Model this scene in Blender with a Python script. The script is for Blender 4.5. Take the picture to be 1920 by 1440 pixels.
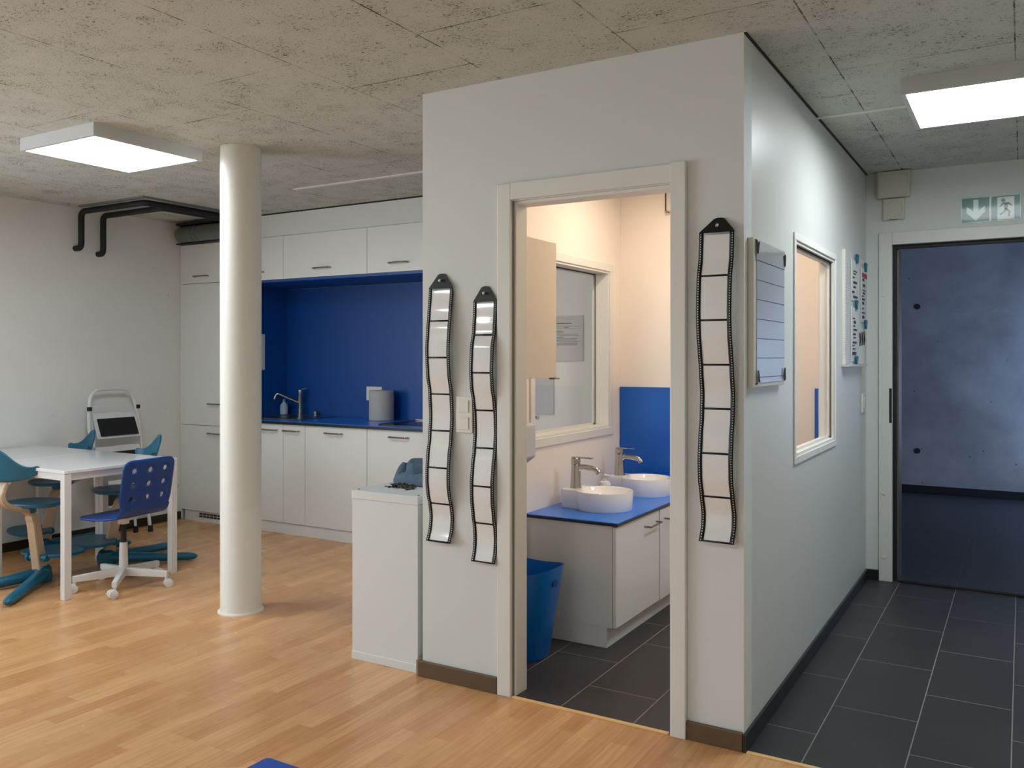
import bpy, bmesh, math, random
from mathutils import Vector, Matrix
from mathutils import noise as mnoise
from mathutils.geometry import delaunay_2d_cdt

PI = math.pi
rad = math.radians
for o in list(bpy.data.objects):
    bpy.data.objects.remove(o)
scn = bpy.context.scene
C = scn.collection

# ------------------------------------------------------------------ camera
cam_data = bpy.data.cameras.new('camera')
cam = bpy.data.objects.new('camera', cam_data)
C.objects.link(cam)
cam.location = (0.8327, -2.9779, 1.3703)
cam.rotation_euler = (rad(90), 0, 0.5365)
cam_data.sensor_width = 36
cam_data.lens = 1609.485 / 1920 * 36
cam_data.shift_y = -(720 - 669.65) / 1920
cam_data.clip_start = 0.05
scn.camera = cam

# ------------------------------------------------------------------ exposure, sky
scn.view_settings.view_transform = 'Standard'
scn.view_settings.look = 'None'
scn.view_settings.gamma = 1
scn.view_settings.use_curve_mapping = False
scn.view_settings.exposure = 0.12

world = bpy.data.worlds.new('world')
scn.world = world
world.use_nodes = True
world.node_tree.nodes['Background'].inputs[0].default_value = (0.35, 0.42, 0.55, 1)
world.node_tree.nodes['Background'].inputs[1].default_value = 0.25


def area(name, loc, aim, sx, sy, power, color):
    d = bpy.data.lights.new(name, 'AREA')
    d.shape = 'RECTANGLE'
    d.size, d.size_y = sx, sy
    d.energy = power
    d.color = color
    o = bpy.data.objects.new(name, d)
    C.objects.link(o)
    o.location = loc
    o.rotation_euler = Vector(aim).to_track_quat('-Z', 'Y').to_euler()
    return o

# daylight entering through the windows of the room behind the camera and of the far room
area('daylight_room_window', (-5.60, -2.5, 1.50), (1, 0.05, 0.12), 2.6, 1.3, 112, (0.80, 0.91, 1.0))
area('daylight_far_window', (2.30, 5.75, 1.12), (-1, 0.40, 0.0), 0.9, 0.8, 44, (0.46, 0.62, 1.0))

LED = 20.0          # strength of the ceiling panels
WARM = 8.5          # watts of the bathroom downlight

# ------------------------------------------------------------------ colours and materials
def lin(r, g, b):
    f = lambda c: c / 12.92 if c <= 0.04045 else ((c + 0.055) / 1.055) ** 2.4
    return (f(r / 255), f(g / 255), f(b / 255), 1)


def new_mat(name):
    m = bpy.data.materials.new(name)
    m.use_nodes = True
    nt = m.node_tree
    return m, nt, nt.nodes['Principled BSDF']


def pm(name, rgb, rough=0.5, metal=0.0, var=0.04, nscale=8.0, bump=0.0, bscale=60.0, spec=0.5, coat=0.0, trans=0.0, alpha=1.0, sub=0.0):
    """plain painted / plastic / metal surface with a faint procedural variation"""
    m, nt, b = new_mat(name)
    tc = nt.nodes.new('ShaderNodeTexCoord')
    n = nt.nodes.new('ShaderNodeTexNoise')
    n.inputs['Scale'].default_value = nscale
    n.inputs['Detail'].default_value = 4
    nt.links.new(tc.outputs['Object'], n.inputs['Vector'])
    mx = nt.nodes.new('ShaderNodeMix')
    mx.data_type = 'RGBA'
    c = lin(*rgb)
    mx.inputs['A'].default_value = tuple(x * (1 - var) for x in c[:3]) + (1,)
    mx.inputs['B'].default_value = tuple(min(1, x * (1 + var)) for x in c[:3]) + (1,)
    nt.links.new(n.outputs['Fac'], mx.inputs['Factor'])
    nt.links.new(mx.outputs['Result'], b.inputs['Base Color'])
    b.inputs['Roughness'].default_value = rough
    b.inputs['Metallic'].default_value = metal
    b.inputs['Specular IOR Level'].default_value = spec
    b.inputs['Coat Weight'].default_value = coat
    b.inputs['Transmission Weight'].default_value = trans
    b.inputs['Alpha'].default_value = alpha
    if bump:
        n2 = nt.nodes.new('ShaderNodeTexNoise')
        n2.inputs['Scale'].default_value = bscale
        n2.inputs['Detail'].default_value = 5
        nt.links.new(tc.outputs['Object'], n2.inputs['Vector'])
        bp = nt.nodes.new('ShaderNodeBump')
        bp.inputs['Strength'].default_value = bump
        bp.inputs['Distance'].default_value = 0.004
        nt.links.new(n2.outputs['Fac'], bp.inputs['Height'])
        nt.links.new(bp.outputs['Normal'], b.inputs['Normal'])
    return m


def N(nt, t, **kw):
    n = nt.nodes.new(t)
    for k, v in kw.items():
        setattr(n, k, v)
    return n


def mixc(nt, fac, a, b, mode='MIX'):
    mx = N(nt, 'ShaderNodeMix', data_type='RGBA', blend_type=mode)
    for s, v in (('Factor', fac), ('A', a), ('B', b)):
        if hasattr(v, 'links'):
            nt.links.new(v, mx.inputs[s])
        else:
            mx.inputs[s].default_value = v
    return mx.outputs['Result']


def ramp(nt, src, p0, c0, p1, c1):
    r = N(nt, 'ShaderNodeValToRGB')
    r.color_ramp.elements[0].position = p0
    r.color_ramp.elements[0].color = c0
    r.color_ramp.elements[1].position = p1
    r.color_ramp.elements[1].color = c1
    nt.links.new(src, r.inputs[0])
    return r.outputs[0]


def math_n(nt, op, a, b=None, c=None):
    m = N(nt, 'ShaderNodeMath', operation=op)
    for i, v in enumerate((a, b, c)):
        if v is None:
            continue
        if hasattr(v, 'links'):
            nt.links.new(v, m.inputs[i])
        else:
            m.inputs[i].default_value = v
    return m.outputs[0]


def xyz(nt):
    tc = N(nt, 'ShaderNodeTexCoord')
    s = N(nt, 'ShaderNodeSeparateXYZ')
    nt.links.new(tc.outputs['Object'], s.inputs[0])
    return tc.outputs['Object'], s.outputs


def vec(nt, a, b, c=0.0):
    k = N(nt, 'ShaderNodeCombineXYZ')
    for i, v in enumerate((a, b, c)):
        if hasattr(v, 'links'):
            nt.links.new(v, k.inputs[i])
        else:
            k.inputs[i].default_value = v
    return k.outputs[0]


W1, B1 = (1, 1, 1, 1), (0, 0, 0, 1)


def mat_parquet():
    m, nt, b = new_mat('beech_parquet')
    co, s = xyz(nt)
    v = vec(nt, s['Y'], s['X'])
    br = N(nt, 'ShaderNodeTexBrick', offset=0.37, offset_frequency=3)
    br.inputs['Scale'].default_value = 1
    br.inputs['Brick Width'].default_value = 0.46
    br.inputs['Row Height'].default_value = 0.071
    br.inputs['Mortar Size'].default_value = 0.0006
    br.inputs['Mortar Smooth'].default_value = 0.3
    br.inputs['Color1'].default_value = lin(228, 178, 124)
    br.inputs['Color2'].default_value = lin(206, 150, 98)
    br.inputs['Mortar'].default_value = lin(170, 120, 78)
    nt.links.new(v, br.inputs['Vector'])
    n = N(nt, 'ShaderNodeTexNoise')
    n.inputs['Scale'].default_value = 1
    n.inputs['Detail'].default_value = 6
    nt.links.new(vec(nt, math_n(nt, 'MULTIPLY', s['X'], 70), math_n(nt, 'MULTIPLY', s['Y'], 4)), n.inputs['Vector'])
    g = ramp(nt, n.outputs['Fac'], 0.35, lin(214, 204, 196), 0.65, W1)
    col = mixc(nt, 0.55, br.outputs['Color'], g, 'MULTIPLY')
    n2 = N(nt, 'ShaderNodeTexNoise')
    n2.inputs['Scale'].default_value = 4
    nt.links.new(co, n2.inputs['Vector'])
    col = mixc(nt, 0.12, col, ramp(nt, n2.outputs['Fac'], 0.3, lin(200, 190, 180), 0.7, W1), 'MULTIPLY')
    nt.links.new(col, b.inputs['Base Color'])
    rr = ramp(nt, n2.outputs['Fac'], 0.3, (0.25,) * 3 + (1,), 0.7, (0.29,) * 3 + (1,))
    nt.links.new(rr, b.inputs['Roughness'])
    b.inputs['Specular IOR Level'].default_value = 0.4
    bp = N(nt, 'ShaderNodeBump')
    bp.inputs['Strength'].default_value = 0.15
    bp.inputs['Distance'].default_value = 0.001
    nt.links.new(n.outputs['Fac'], bp.inputs['Height'])
    nt.links.new(bp.outputs['Normal'], b.inputs['Normal'])
    return m


def mat_tiles(name, x0, y0, body, grout):
    m, nt, b = new_mat(name)
    co, s = xyz(nt)
    v = vec(nt, math_n(nt, 'SUBTRACT', s['Y'], y0), math_n(nt, 'SUBTRACT', s['X'], x0))
    br = N(nt, 'ShaderNodeTexBrick', offset=0.5, offset_frequency=2)
    br.inputs['Scale'].default_value = 1
    br.inputs['Brick Width'].default_value = 0.61
    br.inputs['Row Height'].default_value = 0.305
    br.inputs['Mortar Size'].default_value = 0.0022
    br.inputs['Mortar Smooth'].default_value = 0.2
    c = lin(*body)
    br.inputs['Color1'].default_value = c
    br.inputs['Color2'].default_value = tuple(x * 1.18 for x in c[:3]) + (1,)
    br.inputs['Mortar'].default_value = lin(*grout)
    nt.links.new(v, br.inputs['Vector'])
    n = N(nt, 'ShaderNodeTexNoise')
    n.inputs['Scale'].default_value = 3
    n.inputs['Detail'].default_value = 8
    nt.links.new(co, n.inputs['Vector'])
    col = mixc(nt, 0.5, br.outputs['Color'], ramp(nt, n.outputs['Fac'], 0.3, (0.6, 0.6, 0.6, 1), 0.7, W1), 'MULTIPLY')
    nt.links.new(col, b.inputs['Base Color'])
    b.inputs['Roughness'].default_value = 0.42
    b.inputs['Specular IOR Level'].default_value = 0.35
    bp = N(nt, 'ShaderNodeBump')
    bp.inputs['Strength'].default_value = 0.5
    bp.inputs['Distance'].default_value = 0.002
    bp.invert = True
    nt.links.new(br.outputs['Fac'], bp.inputs['Height'])
    nt.links.new(bp.outputs['Normal'], b.inputs['Normal'])
    return m


def mat_ceiling():
    m, nt, b = new_mat('wood_wool_ceiling')
    co, s = xyz(nt)
    # strands and pits
    sc = vec(nt, math_n(nt, 'MULTIPLY', s['X'], 75), math_n(nt, 'MULTIPLY', s['Y'], 130), 0)
    n = N(nt, 'ShaderNodeTexNoise')
    n.inputs['Scale'].default_value = 1
    n.inputs['Detail'].default_value = 3
    n.inputs['Roughness'].default_value = 0.62
    n.inputs['Distortion'].default_value = 1.3
    nt.links.new(sc, n.inputs['Vector'])
    big = N(nt, 'ShaderNodeTexNoise')
    big.inputs['Scale'].default_value = 7.5
    big.inputs['Detail'].default_value = 4
    big.inputs['Roughness'].default_value = 0.65
    nt.links.new(co, big.inputs['Vector'])
    # pits are more frequent where the large noise is high
    thr = math_n(nt, 'MULTIPLY_ADD', big.outputs['Fac'], 0.36, 0.17)
    dif = math_n(nt, 'SUBTRACT', n.outputs['Fac'], thr)
    pit = ramp(nt, dif, 0.0, B1, 0.035, W1)
    base = mixc(nt, big.outputs['Fac'], lin(208, 213, 207), lin(190, 195, 187))
    col = mixc(nt, pit, lin(96, 92, 82), base)
    # panel joints
    br = N(nt, 'ShaderNodeTexBrick', offset=0.3, offset_frequency=2)
    br.inputs['Scale'].default_value = 1
    br.inputs['Brick Width'].default_value = 1.15
    br.inputs['Row Height'].default_value = 0.6
    br.inputs['Mortar Size'].default_value = 0.003
    br.inputs['Mortar Smooth'].default_value = 0.4
    wob = math_n(nt, 'MULTIPLY', math_n(nt, 'SUBTRACT', n.outputs['Fac'], 0.5), 0.012)
    nt.links.new(vec(nt, math_n(nt, 'ADD', math_n(nt, 'ADD', s['Y'], 0.22), wob), math_n(nt, 'ADD', math_n(nt, 'SUBTRACT', s['X'], 0.21), wob)), br.inputs['Vector'])
    jf = math_n(nt, 'MULTIPLY', br.outputs['Fac'], ramp(nt, big.outputs['Fac'], 0.40, (0.12,) * 3 + (1,), 0.62, W1))
    col = mixc(nt, jf, col, lin(52, 47, 38))
    nt.links.new(col, b.inputs['Base Color'])
    b.inputs['Roughness'].default_value = 0.95
    b.inputs['Specular IOR Level'].default_value = 0.1
    h = math_n(nt, 'SUBTRACT', math_n(nt, 'ADD', n.outputs['Fac'], pit), jf)
    bp = N(nt, 'ShaderNodeBump')
    bp.inputs['Strength'].default_value = 0.55
    bp.inputs['Distance'].default_value = 0.006
    nt.links.new(h, bp.inputs['Height'])
    nt.links.new(bp.outputs['Normal'], b.inputs['Normal'])
    return m


def mat_block_wall():
    """painted masonry: faint courses under the paint, a few dark pock marks"""
    m, nt, b = new_mat('painted_block_wall')
    co, s = xyz(nt)
    br = N(nt, 'ShaderNodeTexBrick', offset=0.5)
    br.inputs['Scale'].default_value = 1
    br.inputs['Brick Width'].default_value = 0.5
    br.inputs['Row Height'].default_value = 0.25
    br.inputs['Mortar Size'].default_value = 0.004
    nt.links.new(vec(nt, math_n(nt, 'ADD', s['Y'], s['X']), s['Z']), br.inputs['Vector'])
    n = N(nt, 'ShaderNodeTexNoise')
    n.inputs['Scale'].default_value = 1
    n.inputs['Detail'].default_value = 2
    nt.links.new(vec(nt, math_n(nt, 'MULTIPLY', math_n(nt, 'ADD', s['Y'], s['X']), 42), math_n(nt, 'MULTIPLY', s['Z'], 6)), n.inputs['Vector'])
    mark = ramp(nt, n.outputs['Fac'], 0.225, lin(120, 118, 112), 0.25, W1)
    n3 = N(nt, 'ShaderNodeTexNoise')
    n3.inputs['Scale'].default_value = 2.5
    nt.links.new(co, n3.inputs['Vector'])
    col = mixc(nt, n3.outputs['Fac'], lin(222, 223, 219), lin(235, 235, 231))
    col = mixc(nt, 1.0, col, mark, 'MULTIPLY')
    nt.links.new(col, b.inputs['Base Color'])
    b.inputs['Roughness'].default_value = 0.7
    n2 = N(nt, 'ShaderNodeTexNoise')
    n2.inputs['Scale'].default_value = 40
    nt.links.new(co, n2.inputs['Vector'])
    bp = N(nt, 'ShaderNodeBump')
    bp.inputs['Strength'].default_value = 0.35
    bp.inputs['Distance'].default_value = 0.003
    h = math_n(nt, 'SUBTRACT', math_n(nt, 'MULTIPLY', n2.outputs['Fac'], 0.5), br.outputs['Fac'])
    nt.links.new(h, bp.inputs['Height'])
    nt.links.new(bp.outputs['Normal'], b.inputs['Normal'])
    return m


def mat_concrete():
    m, nt, b = new_mat('raw_concrete')
    co, s = xyz(nt)
    n = N(nt, 'ShaderNodeTexNoise')
    n.inputs['Scale'].default_value = 1.6
    n.inputs['Detail'].default_value = 9
    n.inputs['Roughness'].default_value = 0.62
    nt.links.new(co, n.inputs['Vector'])
    col = ramp(nt, n.outputs['Fac'], 0.3, lin(128, 129, 132), 0.7, lin(172, 172, 172))
    vo = N(nt, 'ShaderNodeTexVoronoi')
    vo.inputs['Scale'].default_value = 7
    nt.links.new(co, vo.inputs['Vector'])
    pits = ramp(nt, vo.outputs['Distance'], 0.035, lin(70, 70, 70), 0.05, W1)
    col = mixc(nt, 1.0, col, pits, 'MULTIPLY')
    nt.links.new(col, b.inputs['Base Color'])
    b.inputs['Roughness'].default_value = 0.6
    bp = N(nt, 'ShaderNodeBump')
    bp.inputs['Strength'].default_value = 0.2
    bp.inputs['Distance'].default_value = 0.01
    nt.links.new(n.outputs['Fac'], bp.inputs['Height'])
    nt.links.new(bp.outputs['Normal'], b.inputs['Normal'])
    return m


def mat_film():
    """black film edge with a row of square sprocket holes along both sides (UV: u across, v along in metres)"""
    m, nt, b = new_mat('black_film_edge')
    tc = N(nt, 'ShaderNodeTexCoord')
    s = N(nt, 'ShaderNodeSeparateXYZ')
    nt.links.new(tc.outputs['UV'], s.inputs[0])
    du = math_n(nt, 'ABSOLUTE', math_n(nt, 'SUBTRACT', s.outputs['X'], 0.5))
    a = math_n(nt, 'COMPARE', du, 0.448, 0.013)
    fr = math_n(nt, 'FRACT', math_n(nt, 'DIVIDE', s.outputs['Y'], 0.0088))
    c = math_n(nt, 'COMPARE', fr, 0.5, 0.22)
    d = math_n(nt, 'GREATER_THAN', s.outputs['Y'], 0.0)
    f = math_n(nt, 'MULTIPLY', math_n(nt, 'MULTIPLY', a, c), d)
    col = mixc(nt, f, lin(10, 10, 11), lin(215, 214, 205))
    nt.links.new(col, b.inputs['Base Color'])
    b.inputs['Roughness'].default_value = 0.4
    b.inputs['Specular IOR Level'].default_value = 0.3
    return m


def mat_pocket():
    m = pm('clear_pocket_sleeve', (234, 235, 234), 0.12, var=0.03, nscale=12, bump=0.12, bscale=9, coat=0.5)
    return m


def mat_perforated(base, hole, pu, pv, r):
    """white sheet punched with a staggered grid of small round holes (object Y/Z plane)"""
    m, nt, b = new_mat('perforated_sheet')
    co, s = xyz(nt)
    row = math_n(nt, 'DIVIDE', s['Z'], pv)
    par = math_n(nt, 'FRACT', math_n(nt, 'DIVIDE', math_n(nt, 'FLOOR', row), 2))
    u = math_n(nt, 'FRACT', math_n(nt, 'ADD', math_n(nt, 'DIVIDE', s['Y'], pu), par))
    w = math_n(nt, 'FRACT', row)
    uu = math_n(nt, 'MULTIPLY', math_n(nt, 'SUBTRACT', u, 0.5), pu)
    ww = math_n(nt, 'MULTIPLY', math_n(nt, 'SUBTRACT', w, 0.5), pv)
    dd = math_n(nt, 'SQRT', math_n(nt, 'ADD', math_n(nt, 'POWER', uu, 2), math_n(nt, 'POWER', ww, 2)))
    f = math_n(nt, 'LESS_THAN', dd, r)
    nt.links.new(mixc(nt, f, lin(*base), lin(*hole)), b.inputs['Base Color'])
    b.inputs['Roughness'].default_value = 0.35
    return m


M = {}
M['parquet'] = mat_parquet()
M['tiles'] = mat_tiles('anthracite_tiles', 0.19, 0.27, (58, 57, 58), (148, 146, 140))
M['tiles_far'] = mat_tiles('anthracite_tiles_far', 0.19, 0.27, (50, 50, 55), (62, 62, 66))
M['ceiling'] = mat_ceiling()
M['plaster'] = pm('painted_plaster', (217, 221, 219), 0.62, var=0.015, nscale=3, bump=0.10, bscale=90)
M['corridor'] = pm('satin_painted_board', (214, 216, 211), 0.34, var=0.01, nscale=3, bump=0.03, bscale=40)
M['bath'] = pm('bathroom_paint', (240, 232, 222), 0.6, var=0.015, nscale=3, bump=0.05, bscale=90)
M['block'] = mat_block_wall()
M['concrete'] = mat_concrete()
M['white_trim'] = pm('white_lacquer_trim', (226, 226, 220), 0.4, var=0.01)
M['frame_grey'] = pm('grey_white_door_frame', (219, 222, 217), 0.42, var=0.015, bump=0.05, bscale=60)
M['cab'] = pm('white_cabinet_front', (226, 228, 226), 0.22, var=0.012, nscale=2)
M['cab_side'] = pm('white_melamine', (221, 225, 224), 0.35, var=0.012, nscale=3)
M['gap'] = pm('dark_gap', (38, 37, 35), 0.8)
M['blue_panel'] = pm('blue_laminate', (0, 72, 150), 0.42, var=0.03, nscale=2)
M['blue_top'] = pm('blue_worktop', (20, 110, 205), 0.22, var=0.03, nscale=2)
M['black_edge'] = pm('black_core_edge', (14, 14, 18), 0.35)
M['steel'] = pm('brushed_steel', (150, 148, 142), 0.30, metal=1.0)
M['chrome'] = pm('chrome', (190, 188, 182), 0.12, metal=1.0, var=0.01)
M['handle'] = pm('satin_nickel', (150, 148, 142), 0.25, metal=1.0)
M['ceramic'] = pm('white_ceramic', (240, 239, 236), 0.08, var=0.005, coat=0.4)
M['column'] = pm('column_paint', (226, 223, 214), 0.5, var=0.02, nscale=9, bump=0.25, bscale=120)
M['skirt_brown'] = pm('brown_skirting', (98, 80, 58), 0.45, var=0.12, nscale=14)
M['skirt_black'] = pm('black_tile_skirting', (34, 37, 38), 0.35, var=0.08)
M['threshold'] = pm('light_wood_threshold', (232, 190, 128), 0.4, var=0.08, nscale=20)
M['rubber'] = pm('black_rubber', (16, 17, 19), 0.6, var=0.1, bump=0.2, bscale=50)
M['duct'] = pm('galvanised_duct', (120, 126, 124), 0.28, metal=0.75, var=0.08)
M['plastic_w'] = pm('white_plastic', (228, 226, 216), 0.35, var=0.01)
M['plastic_w2'] = pm('off_white_plastic', (206, 203, 190), 0.4, var=0.01)
M['table'] = pm('white_table_top', (232, 233, 234), 0.14, var=0.01, coat=0.2)
M['table_leg'] = pm('white_steel_legs', (222, 222, 220), 0.35, var=0.01)
M['teal'] = pm('teal_plastic', (6, 98, 128), 0.38, var=0.06, bump=0.05, bscale=120)
M['oak'] = pm('pale_oak_stem', (196, 172, 144), 0.45, var=0.10, nscale=18)
M['royal'] = pm('royal_blue_shell', (0, 64, 142), 0.34, var=0.03)
M['castor'] = pm('white_castor', (226, 226, 222), 0.35)
M['ladder'] = pm('white_enamel_tube', (220, 222, 222), 0.3, var=0.01)
M['tread'] = pm('black_ribbed_tread', (14, 15, 15), 0.55, bump=0.4, bscale=80)
M['bin'] = pm('translucent_blue_plastic', (0, 104, 190), 0.28, var=0.05, nscale=3)
M['towel'] = pm('blue_grey_terry', (92, 110, 128), 0.95, var=0.16, nscale=30, bump=0.8, bscale=240, spec=0.1)
M['cloth_dark'] = pm('navy_cloth', (24, 52, 96), 0.9, var=0.1, bump=0.5, bscale=200, spec=0.1)
M['peg'] = pm('dark_metal_peg', (88, 84, 74), 0.3, metal=0.8, var=0.3, nscale=40)
M['paper'] = pm('white_paper', (222, 224, 222), 0.6, var=0.01)
M['sleeve'] = pm('glossy_plastic_sleeve', (190, 194, 196), 0.08, var=0.02, bump=0.15, bscale=12, coat=0.5)
M['ink'] = pm('black_ink', (38, 38, 44), 0.6)
M['red'] = pm('red_print', (170, 40, 60), 0.6)
M['film'] = mat_film()
M['pocket'] = mat_pocket()
M['green'] = pm('sign_green', (0, 104, 84), 0.24, var=0.03, coat=0.15)
M['sign_white'] = pm('sign_white', (200, 222, 212), 0.24, var=0.02, coat=0.15)
M['clip'] = pm('teal_clip', (8, 106, 132), 0.3)
M['clip_metal'] = pm('dark_wire_clip', (84, 86, 86), 0.3, metal=0.9)
M['perf'] = mat_perforated((226, 228, 226), (64, 66, 66), 0.024, 0.0105, 0.0036)
M['chart'] = pm('glossy_chart_film', (204, 210, 214), 0.08, var=0.02, coat=1.0)
M['canister'] = pm('speckled_grey_roll', (176, 176, 176), 0.8, var=0.18, nscale=160, bump=0.4, bscale=160)
M['mat_blue'] = pm('blue_floor_mat', (22, 74, 168), 0.75, var=0.14, nscale=60, bump=0.4, bscale=150)
M['soap'] = pm('white_soap_bottle', (226, 228, 226), 0.25)
M['soap_blue'] = pm('pale_blue_soap', (170, 190, 214), 0.15)
M['label_green'] = pm('green_label', (30, 96, 72), 0.4)
M['dispenser'] = pm('grey_white_dispenser', (200, 202, 208), 0.35)
M['medcab'] = pm('cream_cabinet_door', (226, 216, 200), 0.4, var=0.01)


def mat_glass():
    m, nt, b = new_mat('window_glass')
    out = nt.nodes['Material Output']
    g = N(nt, 'ShaderNodeBsdfGlossy')
    g.inputs['Roughness'].default_value = 0.01
    t = N(nt, 'ShaderNodeBsdfTransparent')
    mx = N(nt, 'ShaderNodeMixShader')
    mx.inputs[0].default_value = 0.035
    nt.links.new(t.outputs[0], mx.inputs[1])
    nt.links.new(g.outputs[0], mx.inputs[2])
    nt.links.new(mx.outputs[0], out.inputs[0])
    return m


def mat_emit(name, col, s):
    m, nt, b = new_mat(name)
    b.inputs['Base Color'].default_value = (0.9, 0.9, 0.9, 1)
    b.inputs['Emission Color'].default_value = col
    b.inputs['Emission Strength'].default_value = s
    return m


M['glass'] = mat_glass()
M['led'] = mat_emit('led_diffuser', (0.89, 0.955, 1.0, 1), LED)
M['warm_led'] = mat_emit('warm_lamp_glass', (1.0, 0.72, 0.46, 1), 8)

# ------------------------------------------------------------------ mesh helpers
def nb():
    return bmesh.new()


def bx(bm, x0, x1, y0, y1, z0, z1, bev=0.0, seg=2):
    r = bmesh.ops.create_cube(bm, size=1.0)
    vs = r['verts']
    for v in vs:
        v.co = Vector(((x0 + x1) / 2 + v.co.x * (x1 - x0), (y0 + y1) / 2 + v.co.y * (y1 - y0), (z0 + z1) / 2 + v.co.z * (z1 - z0)))
    if bev:
        es = list({e for v in vs for e in v.link_edges})
        bmesh.ops.bevel(bm, geom=es, offset=bev, segments=seg, affect='EDGES', profile=0.5)
    return bm


def box(x0, x1, y0, y1, z0, z1, bev=0.0):
    return bx(nb(), x0, x1, y0, y1, z0, z1, bev)


def frames(pts, closed=False):
    n = len(pts)
    T = []
    for i in range(n):
        a = pts[(i - 1) % n] if (closed or i > 0) else pts[i]
        b = pts[(i + 1) % n] if (closed or i < n - 1) else pts[i]
        T.append((b - a).normalized())
    ref = Vector((0, 0, 1)) if abs(T[0].z) < 0.9 else Vector((1, 0, 0))
    nrm = (ref - T[0] * ref.dot(T[0])).normalized()
    out = []
    for i in range(n):
        nrm = (nrm - T[i] * nrm.dot(T[i])).normalized()
        out.append((T[i], nrm, T[i].cross(nrm)))
    return out


def tube(bm, pts, r, seg=12, closed=False, sy=1.0):
    """round (or flattened with sy) tube along pts; r a number or a list"""
    pts = [Vector(p) for p in pts]
    fr = frames(pts, closed)
    rings = []
    for i, p in enumerate(pts):
        rr = r[i] if isinstance(r, (list, tuple)) else r
        t, n, b = fr[i]
        rings.append([bm.verts.new(p + (n * math.cos(2 * PI * k / seg) * sy + b * math.sin(2 * PI * k / seg)) * rr) for k in range(seg)])
    m = len(rings)
    for i in range(m if closed else m - 1):
        a, c = rings[i], rings[(i + 1) % m]
        for k in range(seg):
            bm.faces.new((a[k], a[(k + 1) % seg], c[(k + 1) % seg], c[k]))
    if not closed:
        bm.faces.new(list(reversed(rings[0])))
        bm.faces.new(rings[-1])
    return bm


def bend(pts, r, n=6):
    """round the corners of a polyline"""
    pts = [Vector(p) for p in pts]
    out = [pts[0]]
    for i in range(1, len(pts) - 1):
        p = pts[i]
        a = (pts[i - 1] - p)
        b = (pts[i + 1] - p)
        ra = min(r, a.length * 0.48)
        rb = min(r, b.length * 0.48)
        A = p + a.normalized() * ra
        Bp = p + b.normalized() * rb
        for k in range(n + 1):
            t = k / n
            out.append(A * (1 - t) ** 2 + p * 2 * t * (1 - t) + Bp * t * t)
    out.append(pts[-1])
    return out


def lathe(bm, prof, c, seg=32, sx=1.0, sy=1.0):
    rings = []
    for r, z in prof:
        rings.append([bm.verts.new((c[0] + math.cos(2 * PI * k / seg) * r * sx, c[1] + math.sin(2 * PI * k / seg) * r * sy, c[2] + z)) for k in range(seg)])
    for a, b in zip(rings, rings[1:]):
        for k in range(seg):
            bm.faces.new((a[k], a[(k + 1) % seg], b[(k + 1) % seg], b[k]))
    if prof[0][0] > 1e-6:
        bm.faces.new(list(reversed(rings[0])))
    if prof[-1][0] > 1e-6:
        bm.faces.new(rings[-1])
    bmesh.ops.remove_doubles(bm, verts=bm.verts, dist=1e-6)
    return bm


def prism(bm, poly, fa, fb):
    """closed solid between poly mapped by fa and by fb"""
    A = [bm.verts.new(fa(*p)) for p in poly]
    B = [bm.verts.new(fb(*p)) for p in poly]
    n = len(poly)
    bm.faces.new(A)
    bm.faces.new(list(reversed(B)))
    for i in range(n):
        bm.faces.new((A[i], B[i], B[(i + 1) % n], A[(i + 1) % n]))
    bmesh.ops.recalc_face_normals(bm, faces=bm.faces)
    return bm


def rrect(w, h, r, n=6, cx=0.0, cy=0.0):
    out = []
    for sx, sy, a0 in ((1, 1, 0), (-1, 1, 90), (-1, -1, 180), (1, -1, 270)):
        for k in range(n + 1):
            a = rad(a0 + 90 * k / n)
            out.append((cx + sx * (w / 2 - r) + r * math.cos(a), cy + sy * (h / 2 - r) + r * math.sin(a)))
    return out


def link(name, bm, mat, smooth=False, auto=True):
    bmesh.ops.recalc_face_normals(bm, faces=bm.faces)
    me = bpy.data.meshes.new(name)
    bm.to_mesh(me)
    bm.free()
    for mm in (mat if isinstance(mat, (list, tuple)) else [mat]):
        me.materials.append(M[mm] if isinstance(mm, str) else mm)
    if smooth:
        for p in me.polygons:
            p.use_smooth = True
        if auto:
            me.set_sharp_from_angle(angle=rad(38))
    o = bpy.data.objects.new(name, me)
    C.objects.link(o)
    return o


def tag(o, label, cat, group=None):
    o['label'] = label
    o['category'] = cat
    if group:
        o['group'] = group
    return o


def struct(name, bm, mat, smooth=False):
    o = link(name, bm, mat, smooth)
    o['kind'] = 'structure'
    return o


def thing(name, label, cat, loc=(0, 0, 0), rotz=0.0, group=None):
    o = bpy.data.objects.new(name, None)
    C.objects.link(o)
    o.empty_display_size = 0.05
    o.location = loc
    o.rotation_euler = (0, 0, rotz)
    return tag(o, label, cat, group)


def mw(o):
    m = Matrix.LocRotScale(o.location, o.rotation_euler, o.scale)
    return mw(o.parent) @ m if o.parent else m


def part(name, bm, mat, parent, smooth=False, world=False):
    """a child mesh; bm in the parent's own coordinates, or in world ones with world=True"""
    if world:
        bm.transform(mw(parent).inverted())
    o = link(name, bm, mat, smooth)
    o.parent = parent
    return o


def solo(name, label, cat, bm, mat, origin=(0, 0, 0), smooth=False, group=None):
    """a thing that is one mesh, given in world coordinates"""
    bm.transform(Matrix.Translation(-Vector(origin)))
    o = link(name, bm, mat, smooth)
    o.location = origin
    return tag(o, label, cat, group)


def dup(root, loc, rotz=None, label=None):
    r = root.copy()
    C.objects.link(r)
    r.location = loc
    if rotz is not None:
        r.rotation_euler = (0, 0, rotz)
    if label:
        r['label'] = label
    for ch in list(root.children):
        c = ch.copy()
        C.objects.link(c)
        c.parent = r
        for g in ch.children:
            d = g.copy()
            C.objects.link(d)
            d.parent = c
    return r

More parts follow.
